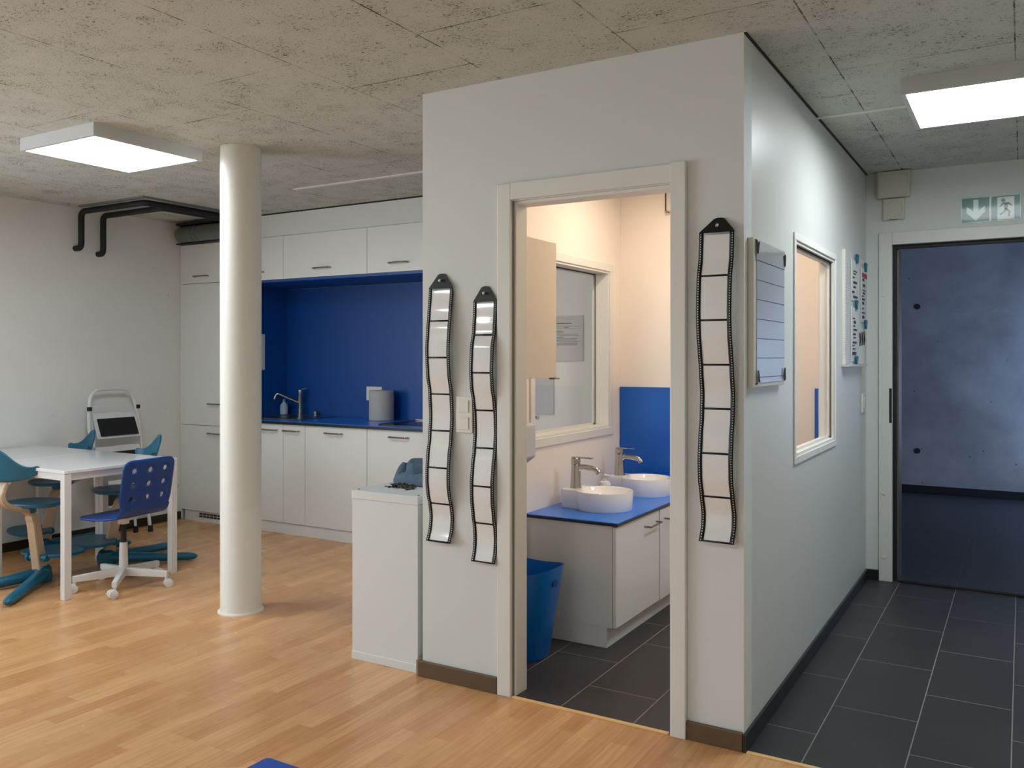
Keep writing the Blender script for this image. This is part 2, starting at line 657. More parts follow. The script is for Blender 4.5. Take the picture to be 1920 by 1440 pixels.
# ------------------------------------------------------------------ setting
H = 2.5
XL, XR = -5.31, 1.95          # main room left wall, corridor right wall
YB = -5.0                     # wall behind the camera
YK = 2.44                     # wall behind the kitchen
YF = 2.716                    # wall with the exit door
W = -1.385                    # left outer face of the washroom block
TC = 0.07                     # thickness of corridor side wall

bm = nb()
bx(bm, XL, XR, YB, -0.002, -0.1, 0)
bx(bm, XL, W, -0.002, YK, -0.1, 0)
struct('floor', bm, 'parquet')
bm = nb()
bx(bm, W, XR, -0.002, YF + 0.1, -0.1, -0.001)
struct('floor', bm, 'tiles')
struct('floor', box(-1.5, 3.1, YF + 0.1, 6.75, -0.1, -0.002), 'tiles_far')
struct('ceiling', box(XL - 0.1, XR + 0.1, YB - 0.1, YF + 0.2, H, H + 0.12), 'ceiling')
struct('ceiling', box(-1.5, 3.1, YF + 0.2, 6.8, H + 0.02, H + 0.14), 'concrete')

bm = nb()     # left wall with a wide window band behind the camera
bx(bm, XL - 0.15, XL, -1.2, YK + 0.1, 0, H)
bx(bm, XL - 0.15, XL, YB, -4.6, 0, H)
bx(bm, XL - 0.15, XL, -4.6, -1.2, 0, 0.85)
bx(bm, XL - 0.15, XL, -4.6, -1.2, 2.15, H)
struct('wall_left', bm, 'block')
struct('wall_back', box(XL, W, YK, YK + 0.1, 0, H), 'block')
struct('wall_rear', box(XL, XR, YB - 0.15, YB, 0, H), 'plaster')
struct('wall_right', box(XR, XR + 0.15, YB, YF + 0.2, 0, H), 'plaster')

# front wall of the washroom block with the door opening
DX0, DX1, DZ = -0.938, -0.262, 2.0
bm = nb()
bx(bm, W, DX0, 0, 0.1, 0, H)
bx(bm, DX1, 0, 0, 0.1, 0, H)
bx(bm, DX0, DX1, 0, 0.1, DZ, H)
struct('wall_front', bm, 'plaster')


def wall_x(x0, x1, y0, y1, hy0, hy1, hz0, hz1):
    bm = nb()
    bx(bm, x0, x1, y0, hy0, 0, H)
    bx(bm, x0, x1, hy1, y1, 0, H)
    bx(bm, x0, x1, hy0, hy1, 0, hz0)
    bx(bm, x0, x1, hy0, hy1, hz1, H)
    return bm


# corridor side (two skins so that the washroom face has its own paint)
struct('wall_corridor', wall_x(-0.04, 0, 0.1, YF, 0.775, 1.665, 0.945, 1.87), 'corridor')
struct('wall_corridor', wall_x(-TC, -0.04, 0.1, YF, 0.775, 1.665, 0.945, 1.87), 'bath')
# washroom left wall
struct('wall_partition', wall_x(W, W + 0.05, 0.1, YK, 0.80, 1.715, 0.955, 1.88), 'plaster')
struct('wall_partition', wall_x(W + 0.05, W + 0.1, 0.1, YK, 0.80, 1.715, 0.955, 1.88), 'bath')
struct('wall_inner_front', box(W + 0.1, DX0 - 0.0, 0.1, 0.104, 0, H), 'bath')
struct('wall_inner_back', box(W + 0.1, -TC, 1.88, 1.96, 0, H), 'bath')
struct('ceiling', box(W + 0.1, -TC, 0.1, 1.88, 2.44, 2.47), 'bath')

# exit wall with its opening
EX0, EX1, EZ = 0.150, 1.15, 2.055
bm = nb()
bx(bm, -TC, EX0 - 0.04, YF, YF + 0.2, 0, H)
bx(bm, EX1 + 0.04, XR, YF, YF + 0.2, 0, H)
bx(bm, EX0 - 0.04, EX1 + 0.04, YF, YF + 0.2, EZ + 0.04, H)
struct('wall_exit', bm, 'plaster')

# far room seen through the exit door
struct('wall_far', box(-1.5, 3.1, 6.6, 6.75, 0, H + 0.02), 'concrete')
struct('wall_far_left', box(-1.55, -1.4, YF + 0.2, 6.6, 0, H + 0.02), 'concrete')
bm = nb()
bx(bm, 2.10, 2.25, YF + 0.2, 4.9, 0, H + 0.02)
bx(bm, 2.10, 2.25, 6.2, 6.6, 0, H + 0.02)
bx(bm, 2.10, 2.25, 4.9, 6.2, 0, 0.6)
bx(bm, 2.10, 2.25, 4.9, 6.2, 1.65, H + 0.02)
struct('wall_far_right', bm, 'concrete')
bm = nb()
bx(bm, -1.4, -TC, YF + 0.1, YF + 0.2, 0, H)
bx(bm, XR, 2.25, YF + 0.1, YF + 0.2, 0, H)
struct('wall_far_front', bm, 'concrete')
bm = nb()
for z in (1.882, 0.422):
    lathe(bm, [(0.0, 0), (0.022, 0.0), (0.028, 0.004)], (0, 0, 0), 20)
    for v in bm.verts:
        if not v.tag:
            v.co = Vector((-0.083 + v.co.x, 6.5995 - v.co.z, z + v.co.y))
            v.tag = True
tie = struct('trim_4', bm, 'gap')

# skirtings
struct('baseboard_front', box(W - 0.012, -1.003, -0.015, 0, 0, 0.068, 0.003), 'skirt_brown')
struct('baseboard_front', box(-0.2035, -0.002, -0.015, 0, 0, 0.066, 0.003), 'skirt_brown')
struct('baseboard_side', box(W - 0.026, W - 0.012, -0.015, 0.06, 0, 0.07, 0.004), pm('pale_end_skirting', (150, 126, 94), 0.5))
struct('baseboard_corridor', box(0, 0.012, -0.014, YF, 0, 0.062, 0.002), 'skirt_black')
struct('baseboard_exit', box(0.012, 0.072, YF - 0.012, YF, 0, 0.062, 0.002), 'skirt_black')
struct('baseboard_left', box(XL, XL + 0.014, YB, 1.84, 0, 0.065, 0.002), pm('dark_skirting', (40, 36, 30), 0.5))
struct('baseboard_far', box(-1.4, 2.10, 6.585, 6.6, 0, 0.075, 0.002), pm('dark_tile_skirting', (30, 32, 38), 0.4))
struct('baseboard_washroom', box(W + 0.1, -0.85, 1.866, 1.88, 0, 0.06), 'skirt_black')

# thresholds
struct('trim_1', box(DX0 + 0.005, DX1 - 0.01, -0.016, 0.002, 0, 0.006, 0.001), 'threshold')
struct('trim_2', box(0.012, XR, -0.016, 0.002, 0, 0.005, 0.001), 'threshold')
# white joint strip on the ceiling
bm = nb()
bx(bm, -3.37, W, 1.22, 1.25, H - 0.006, H)
bx(bm, 0.0, 0.40, 1.22, 1.25, H - 0.006, H)
struct('trim_3', bm, 'white_trim')
# black shadow gap along the ceiling edges
struct('trim_5', box(0, 0.010, 0.0, YF, H - 0.004, H, 0), 'gap')

# washroom door frame
d1 = struct('door_1', box(-1.001, DX0, -0.015, 0.0, 0, 2.071, 0.003), 'white_trim')
for n, b_ in (('frame_post', box(DX1, -0.204, -0.022, 0.0, 0, 2.074, 0.003)),
              ('frame_head', box(DX0, DX1, -0.015, 0.0, 2.004, 2.071, 0.002)),
              ('jamb_lining', box(DX0 - 0.001, DX0 + 0.012, 0.012, 0.1, 0, 2.0, 0.002)),
              ('jamb_lining', box(DX1 - 0.012, DX1 + 0.001, 0.012, 0.1, 0, 2.0, 0.002)),
              ('head_lining', box(DX0 + 0.012, DX1 - 0.012, 0.012, 0.1, 1.988, 2.001, 0.002)),
              ('seal', box(DX0 - 0.001, DX0 + 0.004, 0.002, 0.012, 0, 2.0))):
    part(n, b_, pm('grey_seal', (128, 124, 112), 0.6) if n == 'seal' else 'white_trim', d1, world=True)


def window_trim(name, x, sgn, y0, y1, z0, z1, w, t, mat, parent_mat=None):
    """flat casing around an opening in a wall of constant x; returns the object"""
    bm = nb()
    xa, xb = sorted((x, x + sgn * t))
    bx(bm, xa, xb, y0 - w, y1 + w, z1, z1 + w, 0.002)
    bx(bm, xa, xb, y0 - w, y1 + w, z0 - w, z0, 0.002)
    bx(bm, xa, xb, y0 - w, y0, z0, z1, 0.002)
    bx(bm, xa, xb, y1, y1 + w, z0, z1, 0.002)
    return bm


def window(name, xin, xout, y0, y1, z0, z1, gx, wi, wo):
    # xin: face towards +x, xout: face towards -x
    o = struct(name, window_trim('', xin, 1, y0, y1, z0, z1, wi, 0.008, ''), 'white_trim')
    part('casing', window_trim('', xout, -1, y0, y1, z0, z1, wo, 0.008, ''), 'white_trim', o, world=True)
    bm = nb()     # lining of the reveal
    t = 0.012
    bx(bm, xout, xin, y0, y1, z0, z0 + t)
    bx(bm, xout, xin, y0, y1, z1 - t, z1)
    bx(bm, xout, xin, y0, y0 + t, z0 + t, z1 - t)
    bx(bm, xout, xin, y1 - t, y1, z0 + t, z1 - t)
    part('reveal_lining', bm, 'white_trim', o, world=True)
    part('glass', box(gx - 0.003, gx + 0.003, y0 + t, y1 - t, z0 + t, z1 - t), 'glass', o, world=True)
    bm = nb()
    for (a, b, c, d) in ((y0 + t, y1 - t, z0 + t, z0 + t + 0.012), (y0 + t, y1 - t, z1 - t - 0.012, z1 - t),
                         (y0 + t, y0 + t + 0.012, z0 + t, z1 - t), (y1 - t - 0.012, y1 - t, z0 + t, z1 - t)):
        bx(bm, gx - 0.012, gx - 0.004, a, b, c, d)
    part('glazing_bead', bm, 'white_trim', o, world=True)
    bm = nb()
    bx(bm, gx + 0.003, gx + 0.005, y1 - t - 0.004, y1 - t, z0 + t, z1 - t)
    bx(bm, gx + 0.003, gx + 0.005, y0 + t, y1 - t, z1 - t - 0.006, z1 - t)
    part('seal', bm, 'gap', o, world=True)
    return o


window('window_1', 0.0, -TC, 0.775, 1.665, 0.945, 1.87, -0.018, 0.030, 0.035)
window('window_2', W + 0.1, W, 0.80, 1.715, 0.955, 1.88, W + 0.012, 0.045, 0.03)
# window band in the left wall, behind the camera
bm = nb()
for y in (-4.6, -3.483, -2.366, -1.25):
    bx(bm, XL - 0.10, XL - 0.04, y, y + 0.05, 0.85, 2.15)
bx(bm, XL - 0.10, XL - 0.04, -4.6, -1.2, 0.85, 0.90)
bx(bm, XL - 0.10, XL - 0.04, -4.6, -1.2, 2.10, 2.15)
struct('window_3', bm, 'white_trim')
bm = nb()
bx(bm, 2.14, 2.20, 4.9, 6.2, 0.6, 0.65)
bx(bm, 2.14, 2.20, 4.9, 6.2, 1.60, 1.65)
bx(bm, 2.14, 2.20, 4.9, 4.95, 0.65, 1.60)
bx(bm, 2.14, 2.20, 6.15, 6.2, 0.65, 1.60)
struct('window_4', bm, 'white_trim')

# exit door frame
FW = 0.075
d2 = struct('door_2', box(EX0 - FW, EX0, YF - 0.02, YF + 0.02, 0, EZ + FW, 0.003), 'frame_grey')
part('frame_head', box(EX0, EX1, YF - 0.02, YF + 0.02, EZ, EZ + FW, 0.003), 'frame_grey', d2, world=True)
part('frame_post', box(EX1, EX1 + FW, YF - 0.02, YF + 0.02, 0, EZ + FW, 0.003), 'frame_grey', d2, world=True)
bm = nb()
bx(bm, EX0 + 0.0, EX0 + 0.018, YF + 0.02, YF + 0.06, 0, EZ)
bx(bm, EX0 + 0.018, EX1, YF + 0.02, YF + 0.06, EZ - 0.022, EZ)
bx(bm, EX0 - 0.04, EX0, YF + 0.021, YF + 0.2, 0, EZ + 0.04)
part('seal', bm, 'rubber', d2, world=True)
bm = nb()
bx(bm, EX0 + 0.018, EX0 + 0.030, YF + 0.05, YF + 0.2, 0, EZ - 0.022, 0.002)
part('inner_jamb', bm, pm('bare_metal_jamb', (118, 112, 106), 0.35, metal=0.6), d2, world=True)
part('strike_plate', box(EX0 - 0.016, EX0 - 0.001, YF - 0.023, YF - 0.019, 0.97, 1.18, 0.002), 'gap', d2, world=True)
bm = nb()
for z in (0.15, 0.54, 1.75):
    tube(bm, [(EX0 - 0.045, YF - 0.019, z), (EX0 - 0.045, YF - 0.026, z)], 0.009, 12)
part('cover_cap', bm, 'plastic_w', d2, smooth=True, world=True)
part('threshold', box(EX0 + 0.03, EX1, YF + 0.0, YF + 0.03, 0, 0.012, 0.003), 'rubber', d2, world=True)

# ------------------------------------------------------------------ ceiling lights
def ceiling_light(x0, x1, y0, y1, label):
    t = thing('ceiling_light', label, 'ceiling light', ((x0 + x1) / 2, (y0 + y1) / 2, H), group='square LED ceiling panels')
    z0 = 2.436
    bm = nb()
    e = 0.018
    bx(bm, x0 - e, x1 + e, y0 - e, y0, z0, H)
    bx(bm, x0 - e, x1 + e, y1, y1 + e, z0, H)
    bx(bm, x0 - e, x0, y0, y1, z0, H)
    bx(bm, x1, x1 + e, y0, y1, z0, H)
    part('frame', bm, pm('grey_lamp_frame', (206, 208, 208), 0.45), t, world=True)
    part('diffuser', box(x0, x1, y0, y1, z0 + 0.003, z0 + 0.012), 'led', t, world=True)
    return t


ceiling_light(-3.60, -3.015, -0.447, 0.150, 'square white LED panel on the ceiling left of the round column')
ceiling_light(0.425, 1.02, 0.837, 1.43, 'square white LED panel on the corridor ceiling before the exit sign')
L3 = ceiling_light(-3.60, -3.015, -3.55, -2.95, 'square white LED panel on the ceiling of the room behind the camera')
L4 = ceiling_light(-0.75, -0.165, -3.45, -2.85, 'second square white LED panel behind the camera')

# washroom downlight
t = thing('ceiling_light', 'round warm downlight on the washroom ceiling', 'ceiling light', (-0.72, 1.25, 2.44))
part('housing', lathe(nb(), [(0.085, 0), (0.085, -0.02), (0.078, -0.028), (0.070, -0.02)], (0, 0, 0)), 'white_trim', t, True)
part('diffuser', lathe(nb(), [(0.0, -0.018), (0.070, -0.018)], (0, 0, 0)), 'warm_led', t)
dl = bpy.data.lights.new('washroom_downlight', 'AREA')
dl.shape = 'DISK'
dl.size = 0.13
dl.energy = WARM
dl.color = (1.0, 0.80, 0.63)
dlo = bpy.data.objects.new('washroom_downlight', dl)
C.objects.link(dlo)
dlo.location = (-0.72, 1.25, 2.405)
dl2 = bpy.data.lights.new('washroom_second_light', 'AREA')  # weaker extra warm light, unseen and without a lamp body
dl2.shape = 'DISK'
dl2.size = 0.13
dl2.energy = WARM * 0.4
dl2.color = (1.0, 0.80, 0.60)
dlo2 = bpy.data.objects.new('washroom_second_light', dl2)
C.objects.link(dlo2)
dlo2.location = (-0.35, 0.75, 2.405)

# ------------------------------------------------------------------ column
R0 = 0.1075
solo('column', 'round white painted column standing between the table and the low cabinet', 'column',
     lathe(nb(), [(R0 + 0.014, 0), (R0 + 0.012, 0.006), (R0 + 0.004, 0.010), (R0, 0.016), (R0, H)], (-2.806, 0.268, 0), 64),
     'column', (-2.806, 0.268, 0), True)

# ------------------------------------------------------------------ kitchen
KF = 1.84


def handle_mesh(bm, cx, y, z, L=0.155, r=0.006, out=0.032):
    tube(bm, bend([(cx - L / 2, y, z), (cx - L / 2, y - out, z), (cx + L / 2, y - out, z), (cx + L / 2, y, z)], 0.006, 3), r, 8)
    return bm


def cabinet(name, label, x0, x1, y0, y1, z0, z1, doors, cat='cabinet', group=None):
    """body plus doors [(x0,x1,z0,z1,(handle cx, z) or None)] on the front at y0"""
    t = thing(name, label, cat, ((x0 + x1) / 2, (y0 + y1) / 2, z0), group=group)
    part('body', box(x0 + 0.001, x1 - 0.001, y0 + 0.02, y1 - 0.003, z0, z1), 'cab_side', t, world=True)
    for (a, b, c, d, hd) in doors:
        dr = part('door', box(a + 0.0018, b - 0.0018, y0, y0 + 0.018, c + 0.0018, d - 0.0018, 0.001), 'cab', t, world=True)
        if hd:
            h = part('handle', handle_mesh(nb(), hd[0], y0 + 0.001, hd[1]), 'handle', dr, True, world=True)
    # dark shadow behind the joints
    part('joint_shadow', box(x0 + 0.0005, x1 - 0.0005, y0 + 0.0185, y0 + 0.0199, z0 + 0.001, z1 - 0.001), 'gap', t, world=True)
    return t


cabinet('tall_cabinet', 'tall white built-in cabinet in the left corner of the kitchen, behind the column', -5.29, -4.665, KF, YK, 0.086, 2.314,
        [(-5.29, -4.665, 1.985, 2.314, (-5.03, 2.043)), (-5.29, -4.665, 0.803, 1.985, (-4.86, 0.985)), (-5.29, -4.665, 0.086, 0.803, (-4.86, 0.742))])
up = [(-4.66, -4.098, 'white wall cabinet above the blue niche, partly behind the column', -4.385),
      (-4.098, -3.258, 'wide white wall cabinet above the blue niche, in the middle of the row', -3.686),
      (-3.258, -2.66, 'white wall cabinet above the blue niche, beside the washroom wall', -2.962),
      (-2.66, -2.06, 'white wall cabinet above the blue niche, hidden by the washroom block', -2.36)]
for a, b, l, hx in up:
    cabinet('wall_cabinet', l, a, b, KF, YK, 1.976, 2.314, [(a, b, 1.976, 2.314, (hx, 2.041))], group='kitchen wall cabinets')
lo = [(-4.66, -4.38, 'white base cabinet hidden behind the column', None),
      (-4.38, -4.098, 'narrow white base cabinet with handle right beside the column', -4.24),
      (-4.098, -3.868, 'narrowest white base cabinet, second to the right of the column', -4.002),
      (-3.868, -3.258, 'wide white base cabinet in the middle under the blue worktop', -3.572),
      (-3.258, -2.66, 'white base cabinet behind the low cabinet with the towel', -2.96),
      (-2.66, -2.06, 'white base cabinet hidden by the washroom block', -2.36)]
for a, b, l, hx in lo:
    cabinet('base_cabinet', l, a, b, KF, YK, 0.086, 0.85, [(a, b, 0.086, 0.85, (hx, 0.802) if hx else None)], group='kitchen base cabinets')
cabinet('tall_cabinet', 'tall white cabinet seen through the washroom window, with a printed notice on it', -2.055, W - 0.005, KF, YK, 0.086, 2.314,
        [(-2.055, W - 0.005, 0.883, 2.314, None), (-2.055, W - 0.005, 0.086, 0.883, None)])

# plinth with the ventilation grille
t = thing('kitchen_plinth', 'white plinth under the kitchen cabinets with a slotted vent at the left', 'plinth', (-3.4, KF + 0.02, 0))
part('board', box(-5.26, W - 0.006, KF + 0.012, KF + 0.03, 0, 0.084), 'cab_side', t, world=True)
bm = nb()
for r_ in range(2):
    for c_ in range(11):
        x = -5.075 + c_ * 0.044
        bx(bm, x, x + 0.034, KF + 0.008, KF + 0.013, 0.036 + r_ * 0.021, 0.050 + r_ * 0.021)
part('vent_grille', bm, 'gap', t, world=True)

# worktop
t = thing('worktop', 'long blue kitchen worktop with black edge', 'worktop', (-3.36, 2.12, 0.85))
part('top', box(-4.655, -2.06, KF - 0.018, YK - 0.012, 0.8705, 0.8755, 0.0005), 'blue_top', t, world=True)
part('edge', box(-4.655, -2.06, KF - 0.018, YK - 0.012, 0.8505, 0.8703), 'black_edge', t, world=True)

# blue niche lining
t = thing('splashback', 'dark blue panel lining of the kitchen niche', 'splashback', (-3.36, YK, 0.876))
part('back_panel', box(-4.655, -2.06, YK - 0.012, YK - 0.001, 0.876, 1.955), 'blue_panel', t, world=True)
part('side_panel', box(-4.663, -4.651, KF + 0.002, YK - 0.013, 0.876, 1.955), 'blue_panel', t, world=True)
part('soffit_panel', box(-4.655, -2.06, KF + 0.002, YK - 0.013, 1.957, 1.974), 'blue_panel', t, world=True)
# fascia over the cabinets (starts right of the duct)
struct('wall_fascia', box(-4.72, W - 0.001, KF + 0.012, KF + 0.03, 2.316, H - 0.012), 'plaster')
struct('trim_6', box(-4.72, W - 0.001, KF + 0.016, KF + 0.03, H - 0.012, H), 'gap')
struct('trim_7', box(-5.308, -5.292, KF + 0.004, KF + 0.02, 0, 2.314), 'white_trim')

# notice on niche side panel
solo('wall_notice', 'pale notice sheet on the blue side of the kitchen niche', 'notice',
     box(-4.6508, -4.6485, 2.02, 2.17, 1.265, 1.562), 'paper', (-4.65, 2.09, 1.26))

# sink, tap, bottle, hob
t = thing('kitchen_sink', 'steel sink set into the blue worktop behind the column', 'sink', (-4.35, 2.15, 0.876))
bm = nb()
bx(bm, -4.62, -4.05, 2.34, 2.405, 0.876, 0.880, 0.001)
bx(bm, -4.62, -4.05, 1.94, 1.98, 0.876, 0.880, 0.001)
bx(bm, -4.62, -4.55, 1.98, 2.34, 0.876, 0.880, 0.001)
bx(bm, -4.20, -4.05, 1.98, 2.34, 0.876, 0.880, 0.001)
part('rim', bm, 'steel', t, world=True)
part('bowl', box(-4.55, -4.20, 1.98, 2.34, 0.8758, 0.8766), pm('dark_bowl', (70, 70, 68), 0.3, metal=0.8), t, world=True)
t = thing('kitchen_tap', 'chrome single-lever kitchen tap with a slanted spout', 'tap', (-4.43, 2.36, 0.879))
part('body', lathe(nb(), [(0.026, 0), (0.026, 0.006), (0.020, 0.010), (0.020, 0.165), (0.022, 0.17), (0.022, 0.215), (0.016, 0.222), (0, 0.223)], (0, 0, 0), 24), 'chrome', t, True)
part('spout', tube(nb(), bend([(0, 0, 0.10), (-0.07, -0.07, 0.145), (-0.135, -0.135, 0.19), (-0.15, -0.15, 0.14)], 0.03), 0.012, 12), 'chrome', t, True)
part('lever', tube(nb(), [(0, 0, 0.213), (0.05, 0.03, 0.225)], [0.008, 0.005], 8), 'chrome', t, True)
solo('drain_knob', 'small chrome waste knob on the worktop right of the tap', 'knob',
     lathe(nb(), [(0.014, 0), (0.014, 0.018), (0.017, 0.020), (0.017, 0.038), (0.012, 0.042), (0, 0.042)], (-4.285, 2.39, 0.8755), 20), 'chrome', (-4.285, 2.39, 0.8755), True)
t = thing('soap_bottle', 'pale dish soap bottle beside the kitchen tap', 'bottle', (-4.60, 2.34, 0.8805))
part('bottle', lathe(nb(), [(0.030, 0), (0.034, 0.004), (0.034, 0.065), (0.030, 0.085), (0.014, 0.102), (0.011, 0.108), (0.011, 0.112)], (0, 0, 0), 24), 'soap_blue', t, True)
part('nozzle', lathe(nb(), [(0.012, 0.112), (0.012, 0.120), (0.005, 0.132), (0, 0.134)], (0, 0, 0), 16), 'plastic_w', t, True)
t = thing('hob', 'dark steel-rimmed hob at the right end of the blue worktop', 'hob', (-2.9, 2.1, 0.876))
part('glass_top', box(-3.20, -2.70, 1.90, 2.36, 0.876, 0.8795, 0.001), pm('dark_steel', (92, 92, 90), 0.2, metal=0.9), t, world=True)
part('rim', bx(bx(nb(), -3.215, -2.69, 2.36, 2.375, 0.876, 0.892, 0.002), -3.215, -3.20, 1.90, 2.36, 0.876, 0.884, 0.002), 'steel', t, world=True)

t = thing('paper_roll', 'thick grey speckled roll standing on the worktop before the socket', 'paper roll', (-3.50, 2.30, 0.8757))
part('roll', lathe(nb(), [(0.030, 0), (0.094, 0.0), (0.0975, 0.004), (0.0975, 0.228), (0.094, 0.233), (0.030, 0.233), (0.030, 0.12), (0, 0.12)], (0, 0, 0), 48), 'canister', t, True)

t = thing('power_socket', 'white power socket on the blue splashback behind the roll', 'socket', (-3.672, YK - 0.013, 1.09))
part('plate', box(-3.755, -3.595, YK - 0.021, YK - 0.0125, 1.02, 1.132, 0.002), 'plastic_w', t, world=True)
for cx in (-3.715, -3.635):
    for dx, dz in ((-0.009, 0), (0.009, 0), (0, -0.012)):
        part('pin_hole', tube(nb(), [(cx + dx, YK - 0.020, 1.085 + dz), (cx + dx, YK - 0.0225, 1.085 + dz)], 0.003, 8), 'gap', t, world=True)

# papers on the tall cabinet (seen through the washroom window)
def sheet_with_text(label, x0, x1, y, z0, z1, rows, mat='sleeve'):
    t = thing('printed_notice', label, 'notice', ((x0 + x1) / 2, y, z0))
    part('sheet', box(x0, x1, y, y + 0.002, z0, z1), mat, t, world=True)
    bm = nb()
    rnd = random.Random(3)
    z = z1 - 0.045
    bx(bm, x0 + 0.012, x0 + 0.012 + (x1 - x0) * 0.55, y - 0.0008, y, z - 0.004, z)
    z -= 0.02
    bx(bm, x0 + 0.012, x1 - 0.02, y - 0.0008, y, z - 0.0012, z)
    bx(bm, x0 + 0.014, x1 - 0.022, y - 0.0008, y, z - 0.014, z - 0.0128)
    bx(bm, x0 + 0.06, x0 + 0.10, y - 0.0008, y, z - 0.009, z - 0.006)
    z -= 0.03
    for i in range(rows):
        w = (x1 - x0 - 0.035) * (rnd.uniform(0.2, 0.35) if i in (0, 1, 4) else rnd.uniform(0.85, 1.0))
        bx(bm, x0 + 0.015, x0 + 0.015 + w, y - 0.0008, y, z - 0.0025, z)
        z -= 0.0095
    part('printed_text', bm, 'ink', t, world=True)
    return t


sheet_with_text('printed notice in a plastic sleeve on the tall cabinet, seen through the washroom window', -1.712, -1.515, KF - 0.006, 1.345, 1.630, 10)
solo('plastic_sleeve', 'empty clear plastic sleeve hanging low on the tall cabinet, seen through the washroom window', 'sleeve',
     box(-1.93, -1.722, KF - 0.006, KF - 0.003, 1.006, 1.30), 'sleeve', (-1.82, KF - 0.005, 1.0))
t = thing('suction_hook', 'small clear hook below the empty sleeve', 'hook', (-1.845, KF - 0.002, 0.985))
part('cup', lathe(nb(), [(0.016, 0), (0.012, 0.006), (0.004, 0.010), (0, 0.010)], (0, 0, 0), 16), 'sleeve', t, True).rotation_euler = (rad(90), 0, 0)
part('pin', tube(nb(), [(0, -0.008, 0), (0, -0.02, 0.004)], 0.004, 8), 'ink', t)

# ------------------------------------------------------------------ duct and pipes
t = thing('ventilation_duct', 'grey metal ventilation duct above the tall corner cabinet', 'duct', (-5.0, 1.80, 2.395))
part('duct_pipe', tube(nb(), bend([(-5.235, 1.98, 2.392), (-5.235, 1.77, 2.392), (-4.70, 1.77, 2.392), (-4.52, 1.77, 2.392)], 0.10, 10), 0.068, 28), 'duct', t, True, world=True)
for x in (-5.02, -4.97):
    part('seam', tube(nb(), [(x, 1.77, 2.392), (x + 0.010, 1.77, 2.392)], 0.0705, 28), 'duct', t, True, world=True)
part('duct_top_shade', box(-5.22, -4.5, 1.73, 1.93, 2.462, 2.48), 'rubber', t, world=True)  # black sheet imitating the shadow along the top of the duct
part('gap_strip', box(-5.28, -4.735, 1.78, 1.835, 2.315, 2.3235), 'rubber', t, world=True)  # black strip standing in for the dark gap above the cabinet

P1 = bend([(XL, 0.905, 2.19), (-5.235, 0.905, 2.19), (-5.235, 0.905, 2.462), (-4.49, 0.905, 2.462), (-4.49, 1.695, 2.462)], 0.05, 8)
P2 = bend([(XL, 1.09, 2.165), (-5.245, 1.09, 2.165), (-5.245, 1.09, 2.455), (-4.545, 1.09, 2.455), (-4.545, 1.695, 2.455)], 0.045, 8)
solo('insulated_pipe', 'black insulated pipe under the ceiling, the outer one with the hooked lower end', 'pipe', tube(nb(), P1, 0.022, 14), 'rubber', (-5.235, 0.905, 2.19), True, 'black insulated pipes')
solo('insulated_pipe', 'black insulated pipe under the ceiling, the inner one nearer the kitchen', 'pipe', tube(nb(), P2, 0.022, 14), 'rubber', (-5.245, 1.09, 2.165), True, 'black insulated pipes')
solo('cable_tray', 'thin grey rail on the ceiling along the black pipes', 'rail',
     bx(bx(nb(), -5.2, -4.45, 0.86, 0.885, 2.488, 2.4995), -4.468, -4.445, 0.885, 1.80, 2.488, 2.4995), pm('grey_rail', (120, 122, 124), 0.5), (-4.8, 0.87, 2.488))

# ------------------------------------------------------------------ low white cabinet, towel, pegs
t = thing('low_cabinet', 'knee-high white cabinet box against the washroom block wall with a towel on it', 'cabinet', (-1.61, 0.4, 0))
cx0, cx1, cy0, cy1 = -1.793, -1.418, 0.008, 0.80
part('body', box(cx0 + 0.002, cx1 - 0.002, cy0 + 0.003, cy1, 0.036, 0.727), 'cab_side', t, world=True)
part('top_panel', box(cx0, cx1, cy0, cy1, 0.728, 0.766, 0.0015), 'cab_side', t, world=True)
part('base_panel', box(cx0, cx1, cy0, cy1, 0, 0.036, 0.0015), 'cab_side', t, world=True)
for x, y in ((cx0 + 0.018, cy0 + 0.03), (cx1 - 0.018, cy0 + 0.03)):
    part('screw_cap', tube(nb(), [(x, y, 0.765), (x, y, 0.7675)], 0.005, 10), 'gap', t, world=True)

bm = nb()
n = 70
tx, ty = -1.59, 0.42
RIDGE = [  # (x0, y0, x1, y1, radius, height) rolled folds of the towel
    (-0.175, -0.07, -0.165, 0.07, 0.040, 0.075), (-0.15, -0.115, -0.02, -0.135, 0.030, 0.035), (-0.02, -0.13, 0.16, -0.155, 0.034, 0.040),
    (-0.12, -0.05, 0.00, 0.03, 0.045, 0.098), (0.0, 0.03, 0.17, 0.00, 0.050, 0.120), (-0.08, -0.115, 0.07, -0.02, 0.035, 0.082),
    (0.04, -0.10, 0.17, -0.07, 0.040, 0.080), (-0.05, 0.09, 0.15, 0.10, 0.06, 0.09)]


def seg_d(x, y, a):
    dx, dy = a[2] - a[0], a[3] - a[1]
    t_ = max(0, min(1, ((x - a[0]) * dx + (y - a[1]) * dy) / (dx * dx + dy * dy)))
    return math.hypot(x - a[0] - t_ * dx, y - a[1] - t_ * dy)


